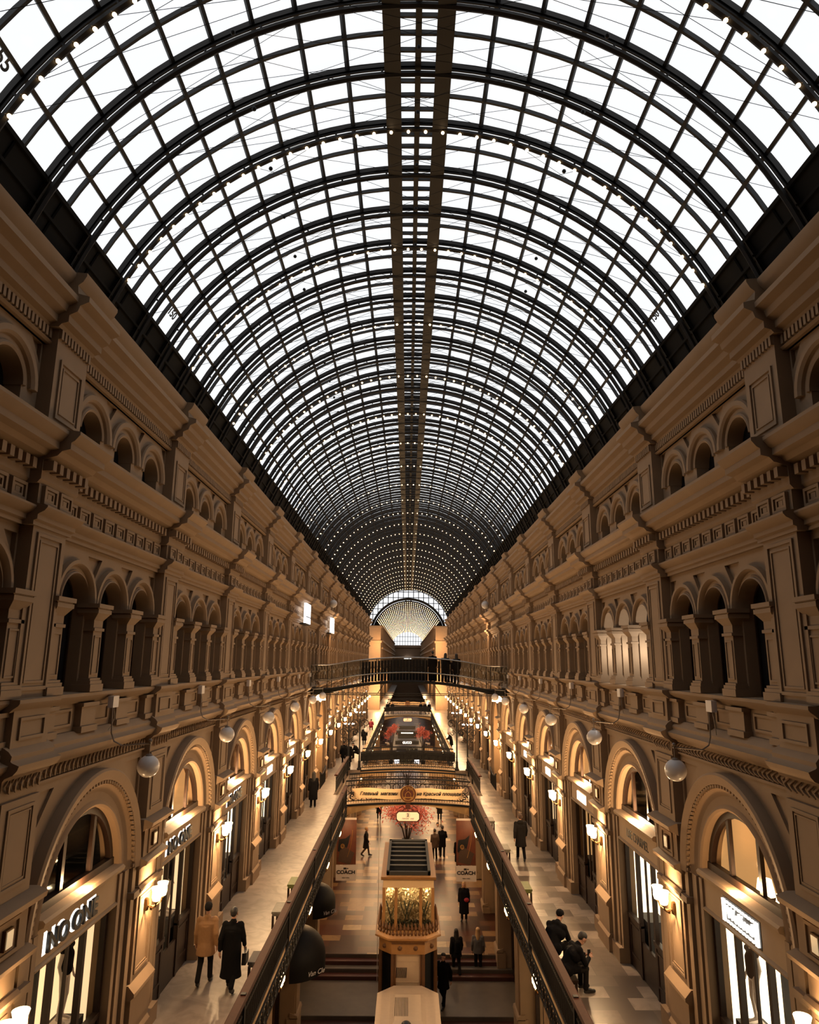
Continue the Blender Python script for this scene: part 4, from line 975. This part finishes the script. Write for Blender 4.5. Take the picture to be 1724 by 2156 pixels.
    if hood: mb.cap(j['neck'] + Vector((-.06,-.06,.0)), .075, j['neck'] + Vector((.06,-.06,0)), .075)
    fuse(mb, 'coat', M[coat], g, vox)
    mb = MB()                                                                      # hair or hat
    if hat:
        mb.cap(h + uph*.065 - f*.02, .098, h + uph*.075 + f*.005, .094, 14); mb.cap(h + uph*.05 - f*.045, .085, h + uph*.05, .094, 12); fuse(mb, 'hat', M[hat], g, vox)
    else:
        mb.cap(h + uph*.062 - f*.03, .092, h + uph*.068 - f*.0, .09, 14); mb.cap(h + uph*.02 - f*.045, .078, h + uph*.05 - f*.03, .09, 12)
        if longhair: mb.cap(h - f*.04, .085, j['neck'] - f*.07 - Vector((0,0,.10)), .075); mb.cap(h - f*.02 + Vector((-.06,0,0)), .05, j['neck'] + Vector((-.075,-.03,-.04)), .04); mb.cap(h - f*.02 + Vector((.06,0,0)), .05, j['neck'] + Vector((.075,-.03,-.04)), .04)
        fuse(mb, 'hair', M[hair], g, vox)
    g.scale = (scale,)*3
    return g
WG = lambda x, y: W(x, y, FL)
person(WG(-4.92, 18.5), .04, 'person walking away in a tan wool jacket and dark knit hat on the left gallery', 'walk2', 'tan_cloth', 'dark_cloth', hem=.66, hat='dark_cloth', scale=1.0, vox=.014)
person(WG(-4.22, 18.2), -.04, 'person walking away in a long black overcoat on the left gallery, beside the tan jacket', 'walk', 'black_cloth', 'black_cloth', hem=.30, scale=1.0, vox=.014)
bagm = MB(); bagm.prism([(-.16,-.13),(.16,-.13),(.14,.12),(-.14,.12)], -.05, .05, 'x'); bagm.tube([(0,-.07,.12),(0,-.05,.2),(0,.05,.2),(0,.07,.12)], .01, 6)
tag(bagm.build('handbag', M['shoe'], None, (WG(-4.22+.27, 18.2)[0], 18.2+.27, FL+H+.62)), 'black document bag in the hand of the black overcoated walker', 'bag')
person(WG(4.43, 29.2), 0, 'person in a dark hooded coat walking away alone on the right gallery', 'walk', 'dark_cloth', 'black_cloth', 'brown_cloth', hem=.55, female=True, scale=.97, hood=True, vox=.016)
person(WG(3.72, 18.2), -pi/2+.25, 'seated person in black looking down at a phone on the right gallery bench', 'sit', 'black_cloth', 'dark_cloth', scale=1.02, vox=.014)
person(WG(3.62, 19.3), -pi/2+.9, 'seated person in a dark hood behind the one with the phone, right gallery', 'sit', 'black_cloth', 'dark_cloth', hat='black_cloth', scale=1.06, vox=.016, hood=True)
tag(MB().box(-.035,.035,-.006,.006,-.07,.07).build('phone', M['letter'], None, (3.72+.60, 18.2+.16, FL+H+.80)), 'dark phone held by the seated person on the right gallery', 'phone')
G = lambda x, y: W(x, y, GF if y > 32.1 else GF-.56 if y > 28.2 else GF-1.0)
person(G(2.69, 35.9), pi-.2, 'fair-haired person in a long black coat with a red bag on the ground floor', 'stand', 'black_cloth', 'black_cloth', 'fair_hair', hem=.35, female=True, longhair=True, scale=.97, vox=.02)
tag(MB().sph((0,0,0), .12, 10, 8, (1,.6,.8)).build('red_bag', M['red_cloth'], None, (2.80, 35.70, GF+H+.98)), 'bright red bag carried by the fair-haired person', 'bag')
person(G(2.02, 31.5), .1, 'dark long-haired person with a backpack walking away near the steps', 'walk', 'dark_cloth', 'dark_cloth', hem=.75, female=True, longhair=True, scale=.98, vox=.018)
bp = MB(); bp.cap((0,0,-.12), .14, (0,0,.14), .12, 10); tag(bp.build('backpack', M['black_cloth'], None, (2.05, 31.24, GF+H-.56+1.15)), 'dark backpack on the person near the steps', 'backpack')
person(G(2.93, 31.7), -.1, 'fair-haired person in a striped grey jacket near the steps, right of the backpack', 'stand', 'grey_cloth', 'dark_cloth', 'fair_hair', hem=.8, female=True, longhair=True, scale=.97, vox=.018)
person(W(1.35, 28.9, GF-.56), pi-.5, 'dark person striding past the right side of the glass kiosk', 'walk', 'black_cloth', 'black_cloth', hem=.62, scale=1.02, vox=.018)
person(G(-2.62, 46.9), -pi/2, 'pale-haired person in a dark coat walking sideways on the ground floor, left', 'walk', 'dark_cloth', 'brown_cloth', 'fair_hair', hem=.5, female=True, scale=.96, vox=.025)
person(G(1.7, 46.2), .3, 'dark person in a patterned jacket standing at the right of the blossom tree', 'stand', 'brown_cloth', 'black_cloth', hem=.7, vox=.025)
person(G(2.2, 46.7), -.2, 'tall dark person beside the patterned jacket at the blossom tree', 'phone', 'black_cloth', 'black_cloth', hem=.6, scale=1.05, vox=.025)
person(G(1.95, 48.0), pi, 'person in a pale jacket facing the pair at the blossom tree', 'stand', 'white_cloth', 'dark_cloth', hem=.75, vox=.03)
person(G(3.05, 44.3), .1, 'dark person with a hat standing by the right hanging banner', 'stand', 'black_cloth', 'black_cloth', hem=.4, hat='black_cloth', vox=.025)
person(G(-2.2, 57), 0, 'dark person seen below the left half of the near footbridge', 'walk', 'black_cloth', 'black_cloth', hem=.5, vox=.03)
person(G(2.5, 57), pi, 'dark person seen below the right half of the near footbridge', 'stand', 'dark_cloth', 'black_cloth', hem=.5, vox=.03)
person(WG(-5.05, 38.9), .3, 'dark person leaning at a pilaster just before the left alcove', 'stand', 'black_cloth', 'black_cloth', hem=.4, female=True, longhair=True, vox=.025)
person(WG(-4.75, 53.6), 0, 'dark person walking in the left gallery beside the lamp posts', 'walk', 'black_cloth', 'black_cloth', hem=.6, vox=.03)
person(WG(-4.35, 52.9), 0, 'second dark person walking in the left gallery beside the lamp posts', 'walk2', 'black_cloth', 'black_cloth', hem=.4, vox=.03)
person(WG(-3.95, 57.5), 1.3, 'person seated low by the left rail past the lamp posts', 'sit', 'black_cloth', 'dark_cloth', vox=.03)
person(WG(-4.0, 66), 0, 'dark person further along the left gallery', 'walk', 'black_cloth', 'black_cloth', hem=.5, vox=.035)
person(WG(-4.1, 80), 0, 'person in red seated by the far left rail', 'sit', 'red_cloth', 'dark_cloth', vox=.035)
person(WG(3.75, 62), pi/2, 'dark person leaning on the right rail of the long opening', 'lean', 'black_cloth', 'black_cloth', hem=.6, vox=.035)
for i, x in enumerate((-2.9, -2.2, 1.9, 2.5, 3.1)):
    person(W(x, 103.0, FL+.1), pi*(i % 2), f'dark figure on the far footbridge, {od(i)} from the left', 'stand', ('black_cloth','dark_cloth')[i % 2], 'black_cloth', hem=.5, vox=.05, group='figures on the far footbridge')
for i, (x, d) in enumerate(((1.35, .2), (2.05, -.3), (2.75, .4))):
    z = .45*(1-(x/4.4)**2) - .315
    person(W(x, 40.3+.25*i, -1.2+z), d, f'dark figure standing on the upper glass bridge, {od(i)} from the left', ('stand','lean','stand')[i], 'black_cloth', 'black_cloth', hem=.6, female=i == 2, longhair=i > 0, vox=.03, group='figures on the upper bridge', scale=.96)

# ------------------------------------------------------------------ benches by the rails
for x, y, s, top, lab in ((-3.75,22.4,1,'painted','low bench with a blue painted top by the left rail'), (-3.72,24.9,1,'green','low bench with a green painted top by the left rail'), (-3.67,18.9,.8,'grey_cloth','low bench with a grey patterned top by the left rail, nearest'),
                        (3.72,18.6,1.5,'wood','dark bench under the two seated people by the right rail'), (3.75,24.6,1,'green','low bench with a yellow-green top by the right rail'), (3.75,29.4,1,'painted','low bench with ornaments by the right rail, beyond the yellow-green one'), (3.75,34.3,1,'painted','low bench by the right rail, farthest one')):
    g = root('bench', WG(x, y), lab, 'bench', 'benches by the gallery rails')
    MB().box(-.24,.24,-.42*s,.42*s,.40,.46).box(-.22,.22,-.40*s,.40*s,.34,.40).build('seat', M[top], g)
    for a in (-1, 1):
        for b in (-1, 1): MB().box(a*.20-.03,a*.20+.03,b*.36*s-.03,b*.36*s+.03,0,.36).build('leg', M['wood'], g)
    if s > 1: g.scale = (1, 1, .76)

# ------------------------------------------------------------------ ornate lamp posts at the second footbridge
for x, y, h_, lab in ((-4.28,51.9,3.3,'shorter ornate lamp post at the outer left corner of the second footbridge'), (-3.5,52.0,4.1,'tall ornate lamp post at the inner left corner of the second footbridge'), (3.52,52.0,4.1,'tall ornate lamp post at the inner right corner of the second footbridge'), (4.28,51.9,3.3,'shorter ornate lamp post at the outer right corner of the second footbridge')):
    g = root('lamp_post', WG(x, y), lab, 'lamp post', 'ornate lamp posts'); s = -1 if x > 0 else 1
    MB().lathe([(.16,0),(.16,.1),(.10,.16),(.08,.5),(.10,.56),(.055,.65),(.045,h_*.7),(.07,h_*.72),(.04,h_*.76),(.03,h_-.2),(.06,h_-.12),(.02,h_)], (0,0,0), 12).build('pole', M['black'], g)
    mb = MB()
    for a in (-1, 1):
        for z, r in ((h_*.78,.30),(h_*.62,.2)):
            mb.tube([(a*(.1+r) + r*(1-k/26)*cos(pi - k*.42)*a, 0, z + r*(1-k/26)*sin(pi - k*.42)) for k in range(20)], .028, 5); mb.tube([(0,a*(.1+r) + r*(1-k/26)*cos(pi - k*.42)*a, z + r*(1-k/26)*sin(pi - k*.42)) for k in range(20)], .022, 5)
    for k in range(8): a = pi*k/4; mb.tube([(0,0,h_-.35),(.2*cos(a),.2*sin(a),h_-.42),(.34*cos(a),.34*sin(a),h_-.25),(.34*cos(a),.34*sin(a),h_-.18)], .016, 5)
    mb.tube([(0,0,h_*.8),(s*.3,0,h_*.86),(s*.5,0,h_*.82),(s*.5,0,h_*.72)], .018, 5)
    mb.build('scrollwork', M['black'], g)
    for k in range(8): a = pi*k/4; MB().sph((.34*cos(a),.34*sin(a),h_-.13), .045, 8, 6).build('bulb', M['coolbulb'], g)
    MB().sph((s*.5,0,h_*.72-.2), .19, 14, 10).build('globe', M['globe'], g)
    put(light('post', None, 14, (1,.75,.5), .1), W(x, y, FL + h_ + .3))

# ------------------------------------------------------------------ kiosk on the ground floor
def octo(hx, y0, y1, c): return [(-hx+c,y0),(hx-c,y0),(hx,y0+c),(hx,y1-c),(hx-c,y1),(-hx+c,y1),(-hx,y1-c),(-hx,y0+c)]
def oct_prism(mb, p, z0, z1, q=None):
    q = q or p; n = len(p)
    return mb.q([(a[0],a[1],z0) for a in p] + [(a[0],a[1],z1) for a in q], [tuple(range(n))[::-1], tuple(range(n,2*n))] + [(i,(i+1)%n,n+(i+1)%n,n+i) for i in range(n)])
g = root('kiosk', W(0, 25.2, GF-1.0), 'tall wooden glass-topped kiosk full of pale foliage in the middle of the ground floor', 'kiosk'); b0 = 1.0
Z = lambda z: z + 13.0
mb = MB()
for p in octo(.93, .05, 2.3, .42): mb.box(p[0]-.05, p[0]+.05, p[1]-.05, p[1]+.05, 0, Z(-9.4))
for x in (-.42, .42): mb.box(x-.03, x+.03, .02, .1, 0, Z(-9.4))
mb.box(-.5, .5, .02, .1, 0, .5); mb.build('posts', M['oakdark'], g, smooth=False)
mb = MB(); oct_prism(mb, octo(.86, .14, 4.4, .40), 0, Z(-9.3)); mb.build('dark_glazing', M['darkwin'], g, smooth=False)
mb = MB(); mb.box(-.40, .40, .07, .12, .5, Z(-9.4)); mb.box(-.40,.40,.06,.12,2.72,2.735); mb.box(-.40,.40,.06,.12,3.33,3.345); fp = mb.build('reflection_panel', M['beige'], g, smooth=False)  # board stands in for the beige unit mirrored in the front glass
mb = MB()
for i in range(8): mb.tube([(-.38+.045*i,.06,2.86),(-.36+.045*i,.06,3.16)], .011, 4)
mb.build('vent_slots', M['slot'], fp)  # slots here draw the mirrored vent of the unit in front
mb = MB(); oct_prism(mb, octo(.97,-.02,2.4,.42), Z(-9.42), Z(-9.05)); oct_prism(mb, octo(.97,-.02,2.4,.42), Z(-9.05), Z(-8.97), octo(1.08,-.13,2.5,.44)); oct_prism(mb, octo(1.1,-.15,2.5,.44), Z(-8.97), Z(-8.92)); oct_prism(mb, octo(1.06,-.11,2.45,.44), Z(-8.92), Z(-8.85), octo(.96,0,2.4,.4))
en = mb.build('entablature', M['oak'], g, smooth=False)
mb = MB()
for i in range(22): mb.box(-.53+.05*i, -.51+.05*i, -.045, 0, Z(-9.12), Z(-9.07))
mb.build('dentils', M['oakdark'], en, smooth=False)
for x, y in ((-.27,-.03),(.25,-.03),(.78,.18),(-.78,.18)): MB().sph((x,y,Z(-9.24)), .075, 12, 6, (1,.4,1)).sph((x,y-.02,Z(-9.24)), .03, 8, 6).build('rosette', M['oakdark'], en)
mb = MB(); pts = octo(.98,-.02,2.4,.42)
for a, b_ in ((7,0),(0,1),(1,2),(2,3),(6,7)):
    A, B = Vector(pts[a]), Vector(pts[b_]); n = max(3, int((B-A).length/.12))
    for i in range(n):
        p = A + (B-A)*(i+.5)/n; z = Z(-8.86); mb.lathe([(.03,0),(.05,.06),(.02,.12),(.055,.2),(.035,.27),(.008,.36)], (p.x,p.y,z), 6)
mb.build('cresting', M['oakdark'], g)
for x in (-.83,-.42,.42,.83):
    for y in (.35, 4.5): MB().box(x-.05, x+.05, y-.05, y+.05, Z(-8.9), Z(-7.5)).build('post', M['oak'], g, smooth=False)
for y in (1.4, 2.4, 3.4):
    for x in (-.83,.83): MB().box(x-.04, x+.04, y-.04, y+.04, Z(-8.9), Z(-7.5)).build('post', M['oak'], g, smooth=False)
mb = MB(); mb.box(-.81, .81, .36, .38, Z(-8.9), Z(-7.5)); mb.box(-.82,-.80,.38,4.5,Z(-8.9),Z(-7.5)); mb.box(.80,.82,.38,4.5,Z(-8.9),Z(-7.5)); mb.build('glass', M['glass'], g, smooth=False)
def leaves(mb, n, fn, sz, rnd):
    for i in range(n):
        p = Vector(fn()); a = Vector((rnd.uniform(-1,1), rnd.uniform(-1,1), rnd.uniform(-1,1))).normalized()*sz*rnd.uniform(.6,1.3); b = a.cross(Vector((rnd.uniform(-1,1), rnd.uniform(-1,1), rnd.uniform(-1,1)))).normalized()*sz*.45
        mb.q([p-a, p+b, p+a, p-b], [(0,1,2,3)])
    return mb
rnd = random.Random(3)
leaves(MB(), 1500, lambda: (rnd.uniform(-.75,.75), rnd.uniform(.45,.8), Z(-8.75)+rnd.uniform(0,1.2)), .055, rnd).build('foliage', M['foliage'], g, smooth=False)
mb = MB()
for x, s in ((-.55,1),(-.15,-1),(.05,1),(.45,-1),(.62,1)):
    mb.tube([(x,.43,Z(-8.75)),(x-.06*s,.43,Z(-8.4)),(x-.2*s,.43,Z(-7.95))], .022, 5); mb.tube([(x-.05*s,.43,Z(-8.45)),(x+.12*s,.43,Z(-8.0))], .016, 5)
leaves(mb, 400, lambda: (rnd.uniform(-.78,.78), rnd.uniform(.40,.5), Z(-8.85)+rnd.uniform(0,.3)), .06, rnd); mb.build('dark_stems', M['leaf'], g, smooth=False)
MB().box(-.8,.8,.85,.9,Z(-8.8),Z(-7.5)).build('backboard', M['foliage'], g, smooth=False)
mb = MB(); mb.box(-.86,.86,.28,4.6,Z(-7.5),Z(-7.24)); mb.build('fascia', M['cream'], g, smooth=False)
mb = MB(); mb.prism([(.2,Z(-7.24)),(.14,Z(-7.2)),(.1,Z(-7.12)),(4.7,Z(-7.12)),(4.66,Z(-7.24))], -.93, .93, 'x'); mb.build('cornice', M['oak'], g, smooth=False)
mb = MB(); T = Z(-7.12)
mb.box(-.75,-.66,.3,4.5,T,T+.16); mb.box(.66,.75,.3,4.5,T,T+.16); mb.box(-.75,.75,.3,.38,T,T+.12); mb.box(-.75,.75,4.3,4.5,T,T+.16); mb.build('roof_frame', M['louver'], g, smooth=False)
for i in range(6): y = .62 + .60*i; bl = MB().prism([(y,T+.01),(y+.5,T+.09),(y+.5,T+.10),(y,T+.02)], -.66, .66, 'x').build('louvre_blade', M['slot'], g, smooth=False); MB().box(-.66,.66,y+.45,y+.51,T+.095,T+.125).build('lip', M['lip'], bl, smooth=False)
MB().box(-.66,.66,.38,4.3,T+.001,T+.012).build('roof_tray', M['slot'], g, smooth=False)
for y in (1.2,): [put(light('vitrine', None, 13, (1,.76,.45), .03), W(x_, 25.2+.41, -7.62)) for x_ in (-.62, 0, .62)]  # hidden lights added behind the glass to brighten the foliage
g = root('counter_unit', W(0, 21.9, GF-1.0), 'beige eight-sided unit with vent slots in front of the kiosk', 'unit')
mb = MB(); oct_prism(mb, octo(.90,.05,3.1,.5), 0, 2.62); oct_prism(mb, octo(.97,0,3.2,.52), 2.62, 2.70); oct_prism(mb, octo(.82,.1,3.05,.46), 2.70, 2.705, octo(.80,.12,3.03,.45)); mb.build('body', M['beige'], g, smooth=False)
mb = MB(); mb.q([(-.55,.4,2.705),(.55,.4,2.705),(.55,2.6,2.705),(-.55,2.6,2.705),(-.40,.8,2.78),(.40,.8,2.78),(.40,2.4,2.78),(-.40,2.4,2.78)], [(4,5,6,7),(0,1,5,4),(1,2,6,5),(2,3,7,6),(3,0,4,7)]); mb.build('raised_panel', M['beige'], g, smooth=False)
mb = MB()
for i in range(9): mb.box(-.39+.047*i, -.375+.047*i, 1.05, 2.2, 2.775, 2.785)
mb.build('vent_slots', M['slot'], g, smooth=False)
MB().sph((-.05,.55,2.74), .16, 14, 10, (1,1,.9)).build('dark_knob', M['letter'], g)
tag(MB().tube([(0,0,0),(0,0,6.2)], .014, 6).build('pole', M['paper'], None, W(-1.22, 31.0, GF-.56)), 'very thin tall white pole beside the left side of the kiosk', 'pole')

# ------------------------------------------------------------------ hanging banners
for s, nm in ((-1,'left'), (1,'right')):
    g = root('banner', W(s*3.1 + (-.08), 38.5, -9.5), f'tall brown hanging COACH banner under the {nm} end of the near footbridge', 'banner')
    MB().box(-.50,.50,0,.015,-.75,1.48).build('picture', M['poster'], g, smooth=False); MB().box(-.50,.50,-.004,.015,1.40,1.5).build('top_strip', M['paper'], g, smooth=False)
    b = MB().box(-.52,.52,-.01,.015,-1.52,-.78).build('title_panel', M['paper'], g, smooth=False)
    text('lettering', 'COACH', .23, M['letter'], b, (0,-.02,-1.12), ext=.004, bold=.008, sx=1.15); text('small_lettering', 'NEW YORK', .075, M['letter'], b, (0,-.02,-1.38), ext=.003)
    mb = MB(); mb.box(-.12,.02,-.02,-.012,-.97,-.90); mb.box(.04,.13,-.02,-.012,-.96,-.92)
    for x in (-.1, 0): mb.tube([(x+.03*cos(k),-.016,-.985+.03*sin(k)) for k in [2*pi*i/10 for i in range(11)]], .005, 4)
    mb.build('carriage_mark', M['letter'], b)
    mb = MB(); mb.prism([(-.42,-.6),(.2,-.75),(.42,-.2),(-.1,.1),(-.35,-.1)], -.008, 0); mb.build('bag_shape', M['brown_cloth'], g, smooth=False)
    mb = MB(); mb.prism([(-.45,-.1),(-.1,-.35),(.1,.25),(.2,.7),(-.05,.5),(-.4,.45)], -.006, 0); mb.build('dark_shape', M['letter'], g, smooth=False)
    mb = MB(); mb.tube([(-.2+.09*cos(k),-.012,.12+.1*sin(k)) for k in [2*pi*i/14 for i in range(15)]], .014, 5); mb.tube([(-.2+.05*cos(k),-.012,.12+.05*sin(k)) for k in [2*pi*i/10 for i in range(11)]], .012, 5); mb.tube([(.3-.25*t*t,-.01,.9-1.3*t) for t in [i/14 for i in range(15)]], .012, 5); mb.build('clasp_and_chain', M['gold'], g)
    MB().tube([(-.4,0,1.5),(-.4,0,1.75)], .01, 5).build('hanger', M['black'], g); MB().tube([(.4,0,1.5),(.4,0,1.75)], .01, 5).build('hanger', M['black'], g)
# ------------------------------------------------------------------ trees
def tree(loc, h_, r, label, n, mtl='pink', seed=1, name='blossom_tree', pots=2):
    g = root(name, loc, label, 'tree', 'indoor trees'); q = random.Random(seed); mb = MB(); tips = []
    for k in range(7):
        a = 2*pi*k/7; e = Vector((r*.7*cos(a), r*.7*sin(a), h_*q.uniform(.6,.9))); mb.tube([(.06*cos(a),.06*sin(a),.3),(e.x*.3,e.y*.3,h_*.45),e], [.05,.035,.012], 5); tips.append(e); tips.append(e*.6 + Vector((0,0,h_*.3)))
    mb.tube([(0,0,.1),(0,0,h_*.5)], [.08,.05], 6); mb.build('trunk', M['bark'], g)
    def pt(): c = q.choice(tips); v = Vector((q.gauss(0,1), q.gauss(0,1), q.gauss(0,.8)))*r*.21; return c + v
    leaves(MB(), n, pt, .085, q).build('blossom', M[mtl], g, smooth=False)
    MB().lathe([(.22,0),(.3,.5),(.32,.55),(.2,.55)], (0,0,0), 14).build('pot', M['black'], g)
    return g
tree(W(-.05, 49, GF), 2.7, 1.6, 'large pink blossom tree under the near footbridge sign', 2600, seed=5)
tree(W(-1.95, 86, GF), 5.2, .8, 'pink blossom tree on the left of the far black kiosk', 1200, seed=6)
tree(W(1.85, 86, GF), 5.2, .85, 'pink blossom tree on the right of the far black kiosk', 1300, seed=7)
tree(W(-.05, 64, GF), 4.6, 1.0, 'dark leafy tree behind the round emblem of the ribbon sign', 900, 'leaf', 8, 'potted_tree')
# ------------------------------------------------------------------ far stand and tables
g = root('kiosk_stand', W(-.05, 89, GF), 'black shop stand with white GUCCI lettering far along the ground floor', 'kiosk')
for z, w_, d in ((0,2.2,1.5),(1.2,2.6,1.4),(2.05,2.9,1.2),(2.75,2.3,1.0),(3.2,2.8,.9),(3.8,2.0,.8)): MB().box(-w_/2, w_/2, -d/2, d/2, z, z + (.9 if z == 0 else .42)).build('tier', M['letter'], g, smooth=False)
MB().box(-1.3,1.3,-.76,-.74,.95,1.25).build('screen', M['screen'], g); text('lettering', 'GUCCI', .36, M['halo'], g, (0,-.62,2.27), ext=.01, bold=.01)
mb = MB()
for i in range(9): mb.box(-.75+.17*i, -.63+.17*i, -.47, -.45, 3.33, 3.46)
mb.build('small_lettering', M['halo'], g)
for x in (-1.25, 1.2): MB().box(x-.3,x+.3,-.9,-.3,0,.55).build('lit_cube', M['screen'], g)
tb = None
for i, (x, y) in enumerate(((-3.0,78),(3.0,78),(-2.9,88),(2.9,88),(-2.7,96),(2.7,96))):
    lab = f'cream counter with white flowers on the ground floor, {["left","right"][i%2]} side, {ORD[i//2]} row'
    if tb is None:
        tb = root('counter', W(x,y,GF), lab, 'counter', 'counters with flowers'); MB().box(-.7,.7,-.4,.4,0,1.0).build('cabinet', M['cream'], tb); MB().box(-.8,.8,-.5,.5,1.0,1.06).build('top', M['wood'], tb)
        mb = MB(); q = random.Random(2)
        for k in range(6): mb.sph((q.uniform(-.25,.25), q.uniform(-.2,.2), 1.2+q.uniform(0,.25)), .10, 8, 6); mb.tube([(0,0,1.06),(0,0,1.3)], .03, 5)
        mb.build('flowers', M['paper'], tb)
    else: dup(tb, W(x,y,GF), lab)
    put(light('counter', None, 25, (1,.66,.34), .1), W(x*.8, y-.9, GF+2.6))
# second signs
for o in list(SC.objects):
    if o.name == 'line_sign': dup(o, W(0, 101.8, -8.1), 'octagonal hanging sign below the third footbridge, far away')
    if o.name == 'ribbon_sign': dup(o, W(0, 121.6, -7.0), 'small distant ribbon sign on the fourth footbridge')
# ------------------------------------------------------------------ black awnings on the left ground floor
for y, r, lab in ((30.4,.78,'round black shop awning with white script low on the left, farther one'), (25.2,.98,'round black shop awning low on the left, nearest the viewer')):
    g = root('awning', W(-3.70, y, -9.5), lab, 'awning', 'black awnings'); mb = MB(); P = []; n = 16; m_ = 8
    for i in range(m_+1):
        a = pi/2*i/m_
        for k in range(n+1): b = -pi/2 + pi*k/n; P.append((r*sin(a)*cos(b)*1.0, r*sin(a)*sin(b)*1.25, r*.9*cos(a)))
    w_ = n+1; F = [(i*w_+k, i*w_+k+1, (i+1)*w_+k+1, (i+1)*w_+k) for i in range(m_) for k in range(n)]
    L_ = len(P); P += [(r*cos(-pi/2+pi*k/n), r*1.25*sin(-pi/2+pi*k/n), -.32) for k in range(n+1)]; F += [(m_*w_+k, m_*w_+k+1, L_+k+1, L_+k) for k in range(n)]
    mb.q(P, F); mb.build('canopy', M['awning'], g)
    text('lettering', 'Van Cle', .2, M['white_cloth'], g, (r*.80, -r*.82, -.16), (pi/2,0,.72), .004, .3)
# ------------------------------------------------------------------ numbers on the roof glass
for d, y, tx, sz, lab in ((-58.7, 13.2, '150', .24, 'small black number 150 on the roof glass at the left'), (58, 13.25, '150', .24, 'small black number 150 on the roof glass at the right'), (-58.5, 6.95, '155', .26, 'black number on the roof glass cut by the left edge of the photo')):
    x, z = ap(d, 5.96); a = radians(d); k = 1 if d < 0 else -1
    t = text('roof_number', tx, sz, M['letter'], None, (0,0,0), (0,0,0), .002, bold=.006)
    X_, Y_ = Vector((0,k,0)), Vector((k*cos(a),0,-k*sin(a))); N_ = X_.cross(Y_)
    t.matrix_world = Matrix(((X_.x,Y_.x,N_.x,x),(X_.y,Y_.y,N_.y,y),(X_.z,Y_.z,N_.z,z+H),(0,0,0,1)))
    tag(t, lab, 'number')
# ------------------------------------------------------------------ goods in the nearest shop windows
def mannequin(loc, rz, lab, top):
    g = root('mannequin', loc, lab, 'mannequin', 'shop window mannequins', rz); j = J('stand'); mb = MB()
    mb.cap(j['pel'], .12, j['chest'], .12); mb.cap(j['chest'], .1, j['neck'], .05); mb.cap(j['neck'], .045, j['head'], .05); mb.cap(j['head'], .08, j['head'] + Vector((0,0,.05)), .08)
    for k in 'lr': mb.cap(j[k+'sho'], .05, j[k+'elb'], .04); mb.cap(j[k+'elb'], .04, j[k+'wri'], .03); hand(mb, j[k+'wri'], j[k+'elb'], 1, False); mb.cap(j[k+'hip'], .085, j[k+'kne'], .055); mb.cap(j[k+'kne'], .055, j[k+'ank'], .035); mb.cap(j[k+'ank'], .04, j[k+'toe'], .03)
    mb.cap(j['lsho'], .06, j['rsho'], .06)
    fuse(mb, 'figure', M['paper'], g, .02); mb = MB(); mb.cap(j['pel'] + Vector((0,0,.05)), .15, j['chest'], .145); mb.cap(j['lsho'], .075, j['rsho'], .075); fuse(mb, 'garment', M[top], g, .022); g.scale = (.85,)*3; MB().box(-.25,.25,-.2,.2,-.03,.0).build('plinth', M['paper'], g); return g
for (s, b, y, lab, top) in ((1,0,-1.0,'white mannequin in the nearest right shop window','dark_cloth'), (1,0,1.0,'second white mannequin at the far side of the nearest right shop window','brown_cloth'), (1,1,-1.0,'mannequin in a flowered top in the second right shop window','leaf'), (-1,1,.95,'mannequin in the second left shop window','black_cloth'), (-1,0,.95,'mannequin in dark clothes in the nearest left shop window','black_cloth')):
    mannequin(W(s*(5.5+.72), YC(b)+y, -6.31), pi/2*s, lab, top)
for (s, b, y, lab) in ((1,0,.1,'lit table lamp behind the fanlight of the nearest right shop'), (1,0,-.55,'second lit table lamp behind the fanlight of the nearest right shop')):
    g = root('table_lamp', W(s*6.15, YC(b)+y, -4.23), lab, 'lamp', 'table lamps behind the fanlight'); MB().lathe([(.10,0),(.1,.03),(.03,.05),(.05,.2),(.02,.34)], (0,0,0), 12).build('base', M['brass'], g); MB().lathe([(.16,.32),(.11,.58),(.02,.585)], (0,0,0), 16).build('lamp_shade', M['shade'], g)
MB_v = MB().lathe([(.10,0),(.17,.08),(.17,.3),(.06,.5),(.05,.62)], (0,0,0), 14)
tag(MB_v.build('vase', M['letter'], None, W(-6.2, YC(2)-.9, -6.34)), 'dark vase in the third left shop window', 'vase')
